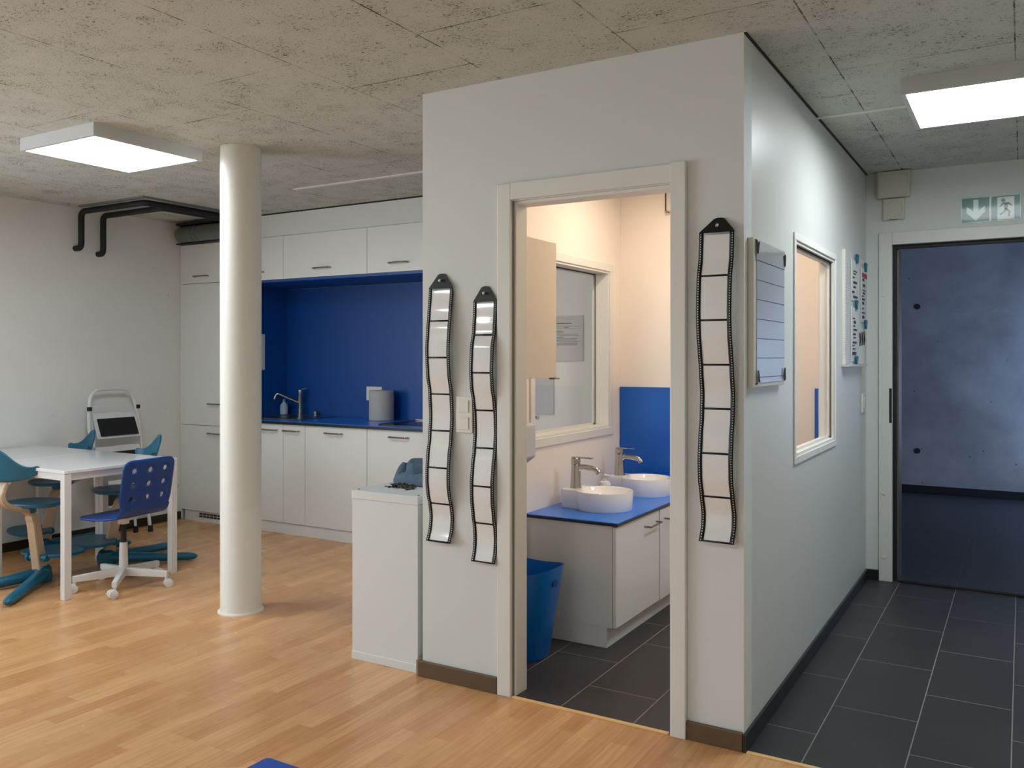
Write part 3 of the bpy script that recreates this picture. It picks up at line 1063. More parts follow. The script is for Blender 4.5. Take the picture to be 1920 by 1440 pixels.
g = [[None] * n for _ in range(n)]
for i in range(n):
    for j in range(n):
        u, v = i / (n - 1) * 2 - 1, j / (n - 1) * 2 - 1
        k = 1 / max(1.0, math.hypot(u, v) / 1.12)
        x, y = u * 0.205 * k, v * 0.185 * k
        wx = x + 0.012 * mnoise.noise(Vector((x * 22, y * 22, 1)))
        wy = y + 0.012 * mnoise.noise(Vector((x * 22, y * 22, 7)))
        hgt = 0.0
        for r_ in RIDGE:
            q = seg_d(wx, wy, r_) / r_[4]
            if q < 1:
                hgt = max(hgt, r_[5] * math.sqrt(1 - q * q))
            hgt = max(hgt, r_[5] * 0.45 * math.exp(-(q / 1.2) ** 2))
        edge = max(abs(u), abs(v))
        env = 1.0 if edge < 0.86 else max(0.0, (1 - edge) / 0.14) ** 0.5
        z = 0.768 + env * (hgt + 0.006 + 0.006 * mnoise.noise(Vector((x * 60, y * 60, 2))))
        g[i][j] = bm.verts.new((tx + x, ty + y, max(z, 0.768)))
for i in range(n - 1):
    for j in range(n - 1):
        bm.faces.new((g[i][j], g[i + 1][j], g[i + 1][j + 1], g[i][j + 1]))
tw = solo('hand_towel', 'crumpled blue-grey towel on the low white cabinet', 'towel', bm, 'towel', (tx, ty, 0.766), True)
sm = tw.modifiers.new('thickness', 'SOLIDIFY')
sm.thickness = 0.006
sm.offset = 1
bm = nb()
tube(bm, [(-1.76, 0.625, 0.779), (-1.70, 0.63, 0.82), (-1.66, 0.64, 0.905), (-1.62, 0.65, 0.90), (-1.52, 0.66, 0.80)], [0.01, 0.02, 0.018, 0.022, 0.02], 10)
solo('navy_cloth', 'navy cloth corner sticking out behind the crumpled towel', 'cloth', bm, 'cloth_dark', (-1.66, 0.64, 0.768), True)

rnd = random.Random(11)
pegA = None
for k in range(20):
    a = rnd.uniform(0, PI)
    if k < 16:
        x, y = -1.640 + rnd.gauss(0, 0.022), 0.180 + rnd.gauss(0, 0.014)
    else:
        x, y = (-1.70 + rnd.uniform(-.01, .01), 0.155) if k < 17 else (-1.580 + rnd.uniform(-.02, .012), 0.15 + rnd.uniform(-.01, .01))
    z = 0.7672 + (0.005 * (k % 4) if k < 16 else 0.0)
    if pegA is None:
        t = thing('metal_peg', 'small dark metal pegs in a loose pile before the towel', 'peg', (x, y, z), a, 'metal pegs on the low cabinet')
        for s in (-1, 1):
            bm = nb()
            prism(bm, [(-0.028, 0.001 * s), (-0.024, 0.0055 * s), (0.012, 0.0035 * s), (0.028, 0.0045 * s), (0.028, 0.001 * s)],
                  lambda p, q: Vector((p, q, 0)), lambda p, q: Vector((p, q, 0.0045)))
            part('jaw', bm, 'peg', t)
        part('spring', tube(nb(), [(0.002, -0.006, 0.003), (0.002, 0.006, 0.003)], 0.0028, 8), 'steel', t, True)
        pegA = t
    else:
        dup(pegA, (x, y, z), a, None if k < 16 else 'single dark metal peg lying left of the peg pile' if k == 16 else 'dark metal peg lying loose on the right side of the peg pile')

# ------------------------------------------------------------------ tables
def make_table(label, x, y):
    s = 0.375
    t = thing('table', label, 'table', (x, y, 0), group='square white tables pushed together')
    part('tabletop', box(-s, s, -s, s, 0.712, 0.730, 0.002), 'table', t)
    bm = nb()
    for sg in (-1, 1):
        bx(bm, -s + 0.042, s - 0.042, sg * (s - 0.022) - 0.012, sg * (s - 0.022) + 0.012, 0.672, 0.711)
        bx(bm, sg * (s - 0.022) - 0.012, sg * (s - 0.022) + 0.012, -s + 0.042, s - 0.042, 0.672, 0.711)
    part('apron', bm, 'table_leg', t)
    for sx in (-1, 1):
        for sy in (-1, 1):
            cx, cy = sx * (s - 0.022), sy * (s - 0.022)
            part('leg', box(cx - 0.021, cx + 0.021, cy - 0.021, cy + 0.021, 0, 0.711, 0.003), 'table_leg', t)
    return t


TX, TY = -4.165, 0.255
ta = make_table('square white table with steel legs, beside the blue swivel chair', TX, TY)
dup(ta, (TX - 0.751, TY, 0), 0, 'square white table pushed against the left wall')

# ------------------------------------------------------------------ blue swivel chair
def shell_mesh(outline, holes, fmap, step=0.02):
    pts, edges = [], []
    def loop(p):
        s = len(pts)
        pts.extend(Vector(q) for q in p)
        edges.extend((s + i, s + (i + 1) % len(p)) for i in range(len(p)))
    loop(outline)
    for h in holes:
        loop(h)
    xs = [p[0] for p in outline]
    ys = [p[1] for p in outline]

    def inside(p, poly):
        c = False
        j = len(poly) - 1
        for i in range(len(poly)):
            if (poly[i][1] > p[1]) != (poly[j][1] > p[1]) and p[0] < (poly[j][0] - poly[i][0]) * (p[1] - poly[i][1]) / (poly[j][1] - poly[i][1]) + poly[i][0]:
                c = not c
            j = i
        return c
    x = min(xs) + step / 2
    while x < max(xs):
        y = min(ys) + step / 2
        while y < max(ys):
            if inside((x, y), outline) and not any(inside((x, y), h) for h in holes):
                pts.append(Vector((x, y)))
            y += step
        x += step
    vs, es, fs, *_ = delaunay_2d_cdt(pts, edges, [], 0, 1e-6)
    bm = nb()
    bv = [bm.verts.new(fmap(v[0], v[1])) for v in vs]
    for f in fs:
        c = (sum(vs[i][0] for i in f) / len(f), sum(vs[i][1] for i in f) / len(f))
        if inside(c, outline) and not any(inside(c, h) for h in holes):
            bm.faces.new([bv[i] for i in f])
    return bm


t = thing('swivel_chair', 'royal blue child swivel chair with round holes in the back and white castor base', 'chair', (-3.785, 0.245, 0), rad(185 - 90))
# local: sitter faces +y
hs = [[(cx + 0.017 * math.cos(2 * PI * k / 20), cz + 0.017 * math.sin(2 * PI * k / 20)) for k in range(20)] for cx in (-0.115, 0, 0.115) for cz in (0.40, 0.505, 0.61)]


def chair_map(u, s):
    # s: distance along the side profile, 0 = seat front edge, back top at 0.70
    if s < 0.30:
        y, z = 0.185 - s, 0.437 - 0.012 * math.sin(PI * s / 0.30) - 0.012 * (1 - s / 0.3) ** 2
    elif s < 0.40:
        a = (s - 0.30) / 0.10
        ang = a * rad(80)
        R = 0.10 / rad(80)
        y, z = -0.115 - R * math.sin(ang), 0.437 + R * (1 - math.cos(ang))
    else:
        R = 0.10 / rad(80)
        y0, z0 = -0.115 - R * math.sin(rad(80)), 0.437 + R * (1 - math.cos(rad(80)))
        d = s - 0.40
        y, z = y0 - d * math.cos(rad(80)), z0 + d * math.sin(rad(80))
        y += 0.35 * u * u
    return Vector((u, y, z))


def seat_outline():
    w = 0.182
    out = []
    for (cx, cy, a0, r) in ((w - 0.05, 0.635, 0, 0.05), (-(w - 0.05), 0.635, 90, 0.05)):
        for k in range(9):
            a = rad(a0 + 90 * k / 8)
            out.append((cx + r * math.cos(a), cy + r * math.sin(a)))
    for s in (0.55, 0.45, 0.40, 0.36, 0.32, 0.25, 0.15):
        out.append((-w + (0.012 if 0.30 < s < 0.42 else 0), s))
    for (cx, cy, a0, r) in ((-(w - 0.06), 0.06, 180, 0.06), (w - 0.06, 0.06, 270, 0.06)):
        for k in range(9):
            a = rad(a0 + 90 * k / 8)
            out.append((cx + r * math.cos(a), cy + r * math.sin(a)))
    for s in (0.15, 0.25, 0.32, 0.36, 0.40, 0.45, 0.55):
        out.append((w - (0.012 if 0.30 < s < 0.42 else 0), s))
    return out


so = seat_outline()
CUT = 0.345
def clip_above(poly, c, keep_hi):
    out = []
    for i in range(len(poly)):
        a, b = poly[i], poly[(i + 1) % len(poly)]
        ia, ib = (a[1] >= c) == keep_hi, (b[1] >= c) == keep_hi
        if ia:
            out.append(a)
        if ia != ib:
            k = (c - a[1]) / (b[1] - a[1])
            out.append((a[0] + (b[0] - a[0]) * k, c))
    return out


hs = [[(x, z) for x, z in [(cx + 0.017 * math.cos(2 * PI * k / 20), cz + 0.017 * math.sin(2 * PI * k / 20)) for k in range(20)]] for cx in (-0.11, 0, 0.11) for cz in (0.455, 0.537, 0.62)]
for nm, hi, hl in (('backrest', True, hs), ('seat', False, [])):
    bm = shell_mesh(clip_above(so, CUT, hi), hl, chair_map)
    o = part(nm, bm, 'royal', t, True)
    sm = o.modifiers.new('thickness', 'SOLIDIFY')
    sm.thickness = 0.011
    sm.offset = 0
part('gas_column', tube(nb(), [(0, 0, 0.20), (0, 0, 0.405)], 0.016, 20), 'rubber', t, True)
part('column_sleeve', lathe(nb(), [(0.027, 0.075), (0.024, 0.20), (0.022, 0.262), (0.018, 0.266)], (0, 0, 0), 24), 'table_leg', t, True)
part('seat_plate', bx(bx(nb(), -0.045, 0.045, -0.07, 0.07, 0.405, 0.42, 0.004), -0.024, 0.024, -0.024, 0.024, 0.375, 0.407, 0.004), 'table_leg', t)
for k in range(5):
    a = rad(27 + 72 * k) - rad(95)
    ca, sa = math.cos(a), math.sin(a)
    bm = nb()
    L = 0.262
    for (r0, r1, z0a, z1a, z0b, z1b, w0, w1) in ((0.015, L + 0.012, 0.068, 0.118, 0.062, 0.096, 0.017, 0.014),):
        vs = []
        for r_, za, zb, w in ((r0, z0a, z1a, w0), (r1, z0b, z1b, w1)):
            for sg in (-1, 1):
                for z in (za, zb):
                    vs.append(bm.verts.new((r_ * ca - sg * w * sa, r_ * sa + sg * w * ca, z)))
        q = vs
        for f in ((0, 1, 3, 2), (4, 6, 7, 5), (0, 4, 5, 1), (2, 3, 7, 6), (1, 5, 7, 3), (0, 2, 6, 4)):
            bm.faces.new([q[i] for i in f])
    bmesh.ops.bevel(bm, geom=list(bm.edges), offset=0.003, segments=2, affect='EDGES')
    arm = part('base_arm', bm, 'table_leg', t)
    bm = nb()
    ka = a + rad((35, -20, 80, 10, -60)[k])
    kx, ky = math.cos(ka), math.sin(ka)
    cx, cy = L * ca, L * sa
    for sg in (-1, 1):
        p0 = Vector((cx - ky * sg * 0.006 + kx * 0.012, cy + kx * sg * 0.006 + ky * 0.012, 0.0255))
        p1 = Vector((cx - ky * sg * 0.024 + kx * 0.012, cy + kx * sg * 0.024 + ky * 0.012, 0.0255))
        tube(bm, [p0, p0 + (p1 - p0) * 0.1, p0 + (p1 - p0) * 0.9, p1], [0.022, 0.0255, 0.0255, 0.021], 20)
    tube(bm, [(cx, cy, 0.03), (cx, cy, 0.064)], 0.009, 10)
    part('castor', bm, 'castor', arm, True)

# ------------------------------------------------------------------ teal high chairs
def sweep_rect(bm, path, widths, thick):
    """flat bar in the local y-z plane, width along x"""
    pts = [Vector((0, p[0], p[1])) for p in path]
    n = len(pts)
    rings = []
    for i, p in enumerate(pts):
        a = pts[max(0, i - 1)]
        b = pts[min(n - 1, i + 1)]
        tg = (b - a).normalized()
        nn = Vector((0, -tg.z, tg.y))
        w, th = widths[i] / 2, thick[i] / 2
        ring = []
        for sx, sn in ((-1, -1), (1, -1), (1, 1), (-1, 1)):
            ring.append(bm.verts.new(p + Vector((sx * w, 0, 0)) + nn * sn * th))
        rings.append(ring)
    for a, b in zip(rings, rings[1:]):
        for k in range(4):
            bm.faces.new((a[k], a[(k + 1) % 4], b[(k + 1) % 4], b[k]))
    bm.faces.new(rings[0])
    bm.faces.new(list(reversed(rings[-1])))
    bmesh.ops.recalc_face_normals(bm, faces=bm.faces)
    bmesh.ops.bevel(bm, geom=[e for e in bm.edges if len(e.link_faces) == 2 and e.calc_face_angle(0) > 1.0], offset=0.004, segments=2, affect='EDGES')
    return bm


def board(bm, poly, z, th, dish=0.0):
    """rounded board with a slightly dished top"""
    cx = sum(p[0] for p in poly) / len(poly)
    cy = sum(p[1] for p in poly) / len(poly)
    rings = []
    for s, dz in ((0.0, -dish), (0.5, -dish * 0.7), (0.85, -dish * 0.15), (0.97, 0.0), (1.0, -th * 0.3), (0.99, -th * 0.8), (0.93, -th), (0.0, -th - dish)):
        rings.append([bm.verts.new((cx + (p[0] - cx) * s, cy + (p[1] - cy) * s, z + dz)) for p in poly])
    n = len(poly)
    for a, b in zip(rings, rings[1:]):
        for k in range(n):
            bm.faces.new((a[k], a[(k + 1) % n], b[(k + 1) % n], b[k]))
    bmesh.ops.remove_doubles(bm, verts=bm.verts, dist=1e-5)
    return bm


def superellipse(w, d, cx, cy, e=2.6, n=36, taper=0.0):
    out = []
    for k in range(n):
        a = 2 * PI * k / n
        c, s = math.cos(a), math.sin(a)
        x = math.copysign(abs(c) ** (2 / e), c) * w / 2
        y = math.copysign(abs(s) ** (2 / e), s) * d / 2
        x *= 1 + taper * (y / (d / 2))
        out.append((cx + x, cy + y))
    return out


def high_chair(label, loc, rz, seat_z=0.50):
    t = thing('high_chair', label, 'chair', loc, rz, 'teal high chairs around the tables')
    # stem
    raw = [(0.205, 0.035), (0.195, 0.12), (0.165, 0.28), (0.145, 0.40), (0.10, 0.45), (0.0, 0.485), (-0.07, 0.515), (-0.10, 0.56), (-0.085, 0.61), (-0.05, 0.645), (-0.03, 0.68)]
    path = [(p.y, p.z) for p in bend([(0, a, b) for a, b in raw], 0.035, 4)]
    n = len(path)
    wd, th = [], []
    for i, (y, z) in enumerate(path):
        low = z < 0.42 and y > 0.10
        wd.append(0.060 if low else 0.052)
        th.append(0.070 - 0.02 * (z / 0.42) if low else 0.026)
    part('stem', sweep_rect(nb(), path, wd, th), 'oak', t, True)
    # base: two long feet meeting at a hub under the stem
    for s in (-1, 1):
        a = rad(-90 + s * 24)
        dx, dy = math.cos(a), math.sin(a)
        P = [Vector((dx * d, 0.235 + dy * d, z)) for d, z in ((-0.03, 0.052), (0.05, 0.050), (0.2, 0.042), (0.38, 0.034), (0.52, 0.030), (0.565, 0.029), (0.585, 0.028))]
        part('foot', tube(nb(), P, [0.030, 0.042, 0.037, 0.032, 0.030, 0.024, 0.008], 16, sy=0.86), 'teal', t, True)
    part('hub', lathe(nb(), [(0.055, 0.004), (0.060, 0.03), (0.052, 0.085), (0.036, 0.10), (0, 0.10)], (0, 0.215, 0), 24), 'teal', t, True)
    # seat and footrest boards
    part('seat', board(nb(), superellipse(0.35, 0.27, 0, 0.165, 2.6, taper=-0.10), seat_z, 0.022, 0.010), 'teal', t, True)
    part('seat_clamp', lathe(nb(), [(0.020, -0.07), (0.036, -0.06), (0.036, -0.035), (0.028, -0.025)], (0, 0.12, seat_z), 16), 'teal', t, True)
    part('footrest', board(nb(), superellipse(0.40, 0.26, 0, 0.30, 2.3, taper=0.05), 0.175, 0.020, 0.006), 'teal', t, True)
    kb = nb()
    tube(kb, [(-0.055, 0.18, 0.155), (0.055, 0.18, 0.155)], 0.016, 14)
    for s in (-1, 1):
        tube(kb, [(0.055 * s, 0.18, 0.155), (0.075 * s, 0.18, 0.155)], [0.024, 0.020], 14)
    part('knob', kb, 'teal', t, True)
    # winged backrest
    bm = nb()
    nu, nv = 40, 10
    G = []
    for i in range(nu + 1):
        u = -1 + 2 * i / nu
        au = abs(u)
        top = 0.722 + 0.118 * math.exp(-(au / 0.42) ** 2) + 0.026 * au ** 4
        botm = 0.650 + 0.055 * au ** 2.2
        rnd_ = max(0.0, (au - 0.88) / 0.12)
        mid = (top + botm) / 2
        sh = math.sqrt(max(0.0, 1 - rnd_ ** 2))
        top, botm = mid + (top - mid) * sh, mid + (botm - mid) * sh
        row = []
        for j in range(nv + 1):
            v = j / nv
            z = botm + (top - botm) * v
            x = 0.195 * math.sin(u * 1.15) / math.sin(1.15)
            y = -0.075 + 0.085 * (1 - math.cos(u * 1.15)) / (1 - math.cos(1.15)) - 0.05 * (z - 0.66) / 0.18
            row.append(bm.verts.new((x, y, z)))
        G.append(row)
    for i in range(nu):
        for j in range(nv):
            bm.faces.new((G[i][j], G[i + 1][j], G[i + 1][j + 1], G[i][j + 1]))
    bmesh.ops.remove_doubles(bm, verts=bm.verts, dist=1e-5)
    o = part('backrest', bm, 'teal', t, True)
    sm = o.modifiers.new('thickness', 'SOLIDIFY')
    sm.thickness = 0.010
    sm.offset = 0
    return t


def at_hub(hx, hy, rz):
    """root position so that the hub (local 0,0.215) stands at hx,hy"""
    return (hx + math.sin(rz) * 0.215, hy - math.cos(rz) * 0.215, 0)


rz = rad(17)
hc = high_chair('teal and oak high chair before the tables, cut off by the left frame edge', at_hub(-4.315, 0.06, rz), rz)
rz = rad(158)
dup(hc, at_hub(-4.37, 0.53, rz), rz, 'teal and oak high chair on the far side of the tables, before the step stool')
rz = rad(158)
rz = rad(165)
dup(hc, at_hub(-5.08, 0.52, rz), rz, 'teal and oak high chair on the far side of the tables, nearest the left wall')

# ------------------------------------------------------------------ step stool
t = thing('step_stool', 'folded white step stool with black treads leaning on the left wall', 'step stool', (-5.12, 1.15, 0))
fy0, fy1 = 0.965, 1.33


def lx(z):          # leaning front frame
    return -5.06 - 0.17 * z / 1.13


P = bend([(lx(0), fy0 - 0.01, 0.0), (lx(0.9), fy0 - 0.03, 0.9), (lx(1.12), fy0 + 0.01, 1.125), (lx(1.12), fy1 - 0.01, 1.125), (lx(0.9), fy1 + 0.03, 0.9), (lx(0), fy1 + 0.04, 0.0)], 0.10, 8)
part('front_frame', tube(nb(), P, 0.0135, 12), 'ladder', t, True, world=True)
bm = nb()
for y in (fy0 + 0.03, fy1 - 0.02):
    tube(bm, [(lx(0) - 0.07, y - 0.02, 0.0), (lx(0.9) - 0.035, y, 0.88)], 0.011, 12)
tube(bm, [(lx(0.25) - 0.06, fy0 + 0.02, 0.22), (lx(0.25) - 0.06, fy1 - 0.02, 0.22)], 0.010, 10)
part('rear_frame', bm, 'ladder', t, True, world=True)


def tread(z0, z1, inset):
    xa, xb = lx(z0) + 0.045, lx(z1) + 0.005
    bmf, bmt = nb(), nb()
    ya, yb = fy0 + inset, fy1 - inset
    for (bmx, e, off, th) in ((bmf, 0.0, 0.0, 0.020), (bmt, 0.018, 0.0105, 0.004)):
        P8 = []
        for o_ in (off, off + th if bmx is bmt else -th * 0.5):
            for (x, y, z) in ((xa, ya + e, z0 + e), (xa, yb - e, z0 + e), (xb, yb - e, z1 - e), (xb, ya + e, z1 - e)):
                P8.append(bmx.verts.new((x + (o_ if bmx is bmt else (0.010 if o_ == off else -0.010)), y, z)))
        for f in ((0, 1, 2, 3), (4, 7, 6, 5), (0, 4, 5, 1), (1, 5, 6, 2), (2, 6, 7, 3), (3, 7, 4, 0)):
            bmx.faces.new([P8[i] for i in f])
    s_ = part('step', bmf, 'ladder', t, world=True)
    part('tread', bmt, 'tread', s_, world=True)


tread(0.755, 0.945, 0.005)
tread(0.50, 0.69, -0.005)
tread(0.24, 0.43, -0.01)
for y in (fy0 - 0.022, fy1 + 0.022):
    part('hinge_cap', box(lx(0.9) - 0.014, lx(0.9) + 0.020, y - 0.012, y + 0.012, 0.965, 0.995, 0.004), 'rubber', t, world=True)
for (x, y) in ((lx(0), fy0 - 0.01), (lx(0), fy1 + 0.04), (lx(0) - 0.07, fy0 + 0.01), (lx(0) - 0.07, fy1 - 0.04)):
    part('foot_cap', tube(nb(), [(x, y, 0.0), (x, y, 0.05)], [0.020, 0.017], 12), 'rubber', t, True, world=True)

# ------------------------------------------------------------------ film strips
def film_strip(label, xl, z_apex, z_sh, z_bot, samples, group, wd=0.125):
    xc = xl + wd / 2
    t = thing('film_strip', label, 'film strip', (xc, -0.01, z_apex), group=group)
    smp = sorted(samples, key=lambda s: -s[0])

    def off(z):
        if z >= smp[0][0]:
            k = (z - smp[0][0]) / max(1e-6, z_apex - smp[0][0])
            return smp[0][1] * (1 - k) + 0.006 * k
        for a, b in zip(smp, smp[1:]):
            if a[0] >= z >= b[0]:
                k = (a[0] - z) / (a[0] - b[0])
                k = k * k * (3 - 2 * k)
                return a[1] * (1 - k) + b[1] * k
        return smp[-1][1] + (smp[-1][0] - z) * 0.5
    nz = 150
    zs = [z_sh - (z_sh - z_bot) * i / nz for i in range(nz + 1)]
    off_s = [off(z) for z in zs]
    for _ in range(4):
        off_s = [off_s[0]] + [(off_s[i - 1] + off_s[i] * 2 + off_s[i + 1]) / 4 for i in range(1, nz)] + [off_s[-1]]

    def offs(z):
        f = (z_sh - z) / (z_sh - z_bot) * nz
        i = max(0, min(nz - 1, int(f)))
        k = min(1, max(0, f - i))
        return off_s[i] * (1 - k) + off_s[i + 1] * k
    e = 0.0160 / wd
    pitch = 0.1545
    # frame: list of bars positions measured from the bottom edge
    bars = []
    z = z_bot + pitch + 0.004
    while z < z_sh - 0.05:
        bars.append(z)
        z += pitch
    bm = nb()
    uvl = bm.loops.layers.uv.new('uv')

    def quad(ua, ub, za, zb, lift=0.0):
        f = []
        cs = []
        for u, zz in ((ua, za), (ub, za), (ub, zb), (ua, zb)):
            f.append(bm.verts.new((xl + u * wd, -offs(zz) - lift, zz)))
            cs.append((u, z_sh - zz))
        fc = bm.faces.new(f)
        for l, c in zip(fc.loops, cs):
            l[uvl].uv = c
    for i in range(nz):
        za, zb = zs[i], zs[i + 1]
        quad(0, e, za, zb)
        quad(1 - e, 1, za, zb)
    for b in bars:
        quad(e, 1 - e, b + 0.0035, b)
        quad(e, 1 - e, b, b - 0.0035)
    quad(e, 1 - e, z_bot + 0.006, z_bot)
    bmesh.ops.remove_doubles(bm, verts=bm.verts, dist=1e-6)
    o = part('film_edge', bm, 'film', t, True, world=True)
    sm = o.modifiers.new('thickness', 'SOLIDIFY')
    sm.thickness = 0.0012
    # pointed head
    bm = nb()
    w = wd / 2
    poly = [(-w, 0), (w, 0), (w, 0.004)]
    hh = z_apex - z_sh
    for k in range(9):
        a = k / 8
        ang = rad(40 + 100 * a)
        poly.append((0.020 * math.cos(ang) / math.cos(rad(40)) * 1.0, hh - 0.012 + 0.014 * math.sin(ang)))
    poly += [(-w, 0.004)]
    ht = z_apex - z_sh

    def fm(d):
        def g(x, z_):
            k = z_ / ht
            return Vector((xc + x, -(off_s[0] * (1 - k) + 0.004 * k) - d, z_sh + z_))
        return g
    prism(bm, [(a, b) for a, b in poly], fm(0.0), fm(0.0016))
    part('head', bm, pm('black_head', (10, 10, 11), 0.45), t, world=True)
    bm = nb()
    zn = z_apex - 0.028
    on = 0.012 + off_s[0] * 0.4
    tube(bm, [(xc, 0.0, zn), (xc, -on - 0.004, zn)], 0.003, 8)
    lathe(bm, [(0.007, 0), (0.006, 0.003), (0, 0.004)], (0, 0, 0), 12)
    for v in bm.verts:
        if v.co.length < 0.02:
            v.co = Vector((xc + v.co.x, -on - 0.004 - v.co.z, zn + v.co.y))
    part('pin', bm, 'steel', t, True, world=True)
    # pockets
    tops = [z_sh - 0.008] + [b - 0.0035 for b in reversed(bars)]
    bots = [b + 0.0035 for b in reversed(bars)] + [z_bot + 0.006]
    for a, b in zip(tops, bots):
        bm = nb()
        m_ = 14
        prev = None
        for i in range(m_ + 1):
            zz = a + (b - a) * i / m_
            y = -offs(zz) + 0.0004
            cur = [bm.verts.new((xl + e * wd - 0.002, y, zz)), bm.verts.new((xc, y - 0.0015 * math.sin(PI * i / m_), zz)), bm.verts.new((xl + wd - e * wd + 0.002, y, zz))]
            if prev:
                bm.faces.new((prev[0], prev[1], cur[1], cur[0]))
                bm.faces.new((prev[1], prev[2], cur[2], cur[1]))
            prev = cur
        part('pocket', bm, 'pocket', t, True, world=True)
    return t


G = 'film-strip photo holders hanging beside the washroom door'
S1 = [(1.658, 0.0116), (1.535, 0.0239), (1.49, 0.0311), (1.403, 0.0383), (1.358, 0.0368), (1.293, 0.0311), (1.226, 0.0162), (1.119, 0.0097), (1.024, 0.0174), (0.964, 0.0296), (0.886, 0.0368), (0.838, 0.0364), (0.789, 0.0288), (0.74, 0.0136), (0.693, 0.0059), (0.646, 0.0113), (0.601, 0.028)]
S2 = [(1.617, 0.0064), (1.552, 0.01), (1.486, 0.016), (1.402, 0.034), (1.317, 0.0391), (1.251, 0.034), (1.187, 0.018), (1.127, 0.0084), (1.058, 0.006), (0.991, 0.0128), (0.922, 0.026), (0.855, 0.034), (0.786, 0.032), (0.717, 0.022), (0.669, 0.01), (0.622, 0.006), (0.576, 0.01), (0.535, 0.0228)]
S3 = [(1.804, 0.0364), (1.727, 0.0422), (1.631, 0.0652), (1.584, 0.0686), (1.515, 0.0709), (1.444, 0.0652), (1.398, 0.0537), (1.328, 0.0393), (1.237, 0.0247), (1.155, 0.0306), (1.092, 0.0451), (1.01, 0.0537), (0.946, 0.0509), (0.881, 0.0306), (0.816, 0.01), (0.775, 0.013), (0.726, 0.0381)]
film_strip('black film-strip photo holder nearest the left edge of the wall', -1.343, 1.722, 1.660, 0.592, S1, G)
film_strip('black film-strip photo holder beside the light switches, touching the door frame', -1.119, 1.660, 1.598, 0.530, S2, G, 0.115)
film_strip('black film-strip photo holder right of the washroom doorway', -0.148, 1.860, 1.806, 0.722, S3, G)

# light switches
t = thing('light_switch', 'white double light switch between the two left film strips', 'light switch', (-1.165, -0.004, 1.13))
part('plate', box(-1.206, -1.125, -0.009, 0, 1.055, 1.206, 0.002), 'plastic_w', t, world=True)
for z in (1.166, 1.095):
    part('rocker', box(-1.190, -1.141, -0.0135, -0.008, z - 0.026, z + 0.026, 0.002), 'plastic_w', t, world=True)

# ------------------------------------------------------------------ corridor wall things
# laminated chart on a board
t = thing('wall_chart', 'glossy ruled chart clipped on a white board on the corridor wall', 'wall chart', (0.015, 0.25, 1.27))
part('board', box(0.0, 0.021, 0.045, 0.500, 1.262, 1.792, 0.002), 'plastic_w2', t, world=True)
part('sheet', box(0.0215, 0.0230, 0.085, 0.492, 1.278, 1.758), 'chart', t, world=True)
part('cover', box(0.0235, 0.0245, 0.075, 0.495, 1.716, 1.785), 'sleeve', t, world=True)
bm = nb()
for k in range(7):
    z = 1.715 - 0.0695 * k
    bx(bm, 0.0230, 0.0236, 0.087, 0.490, z - 0.001, z + 0.001)
part('ruled_line', bm, 'ink', t, world=True)
for (y, z, s) in ((0.075, 1.775, -1), (0.488, 1.765, -1), (0.080, 1.285, 1), (0.485, 1.290, 1)):
    bm = nb()
    sy = 1 if y < 0.2 else -1
    tube(bm, bend([(0.002, y - sy * 0.012, z - s * 0.012), (0.027, y - sy * 0.004, z - s * 0.010), (0.028, y + sy * 0.004, z + s * 0.040), (0.028, y + sy * 0.020, z - s * 0.004)], 0.006, 3), 0.0028, 8)
    part('clip', bm, 'clip_metal', t, True, world=True)

# memo board
t = thing('memo_board', 'white board with a perforated edge strip, sheets and teal clips on the corridor wall', 'memo board', (0.01, 2.2, 1.33))
part('board', box(0.0, 0.016, 1.885, 2.62, 1.330, 1.950, 0.002), 'plastic_w', t, world=True)
part('perforated_strip', box(0.016, 0.0175, 1.890, 2.030, 1.332, 1.945), 'perf', t, world=True)
part('ledge', box(0.0, 0.040, 1.865, 2.50, 1.318, 1.330, 0.002), 'plastic_w2', t, world=True)


def memo_sheet(label, y0, y1, z0, z1, seed, red=False, tilt=0.01):
    s = thing('memo_sheet', label, 'paper', (0.02, (y0 + y1) / 2, z0))
    bm = nb()
    prism(bm, [(y0, z0), (y1, z0 + tilt * 0.3), (y1, z1), (y0, z1 + tilt)], lambda y, z: Vector((0.0185, y, z)), lambda y, z: Vector((0.0200 + 0.004 * ((z - z0) / (z1 - z0)), y, z)))
    part('sheet', bm, 'paper', s, world=True)
    r = random.Random(seed)
    bm = nb()
    z = z1 - 0.05
    while z > z0 + 0.025:
        h = r.choice((0.006, 0.010, 0.016))
        a = y0 + (y1 - y0) * r.uniform(0.12, 0.3)
        b = a + (y1 - y0) * r.uniform(0.2, 0.5)
        bx(bm, 0.0200, 0.0252, a, min(b, y1 - 0.01), z - h, z)
        z -= h + r.uniform(0.008, 0.02)
    part('writing', bm, 'ink', s, world=True)
    if red:
        part('red_heading', box(0.0200, 0.0256, y0 + 0.02, y1 - 0.02, z1 - 0.045, z1 - 0.018), 'red', s, world=True)
    return s


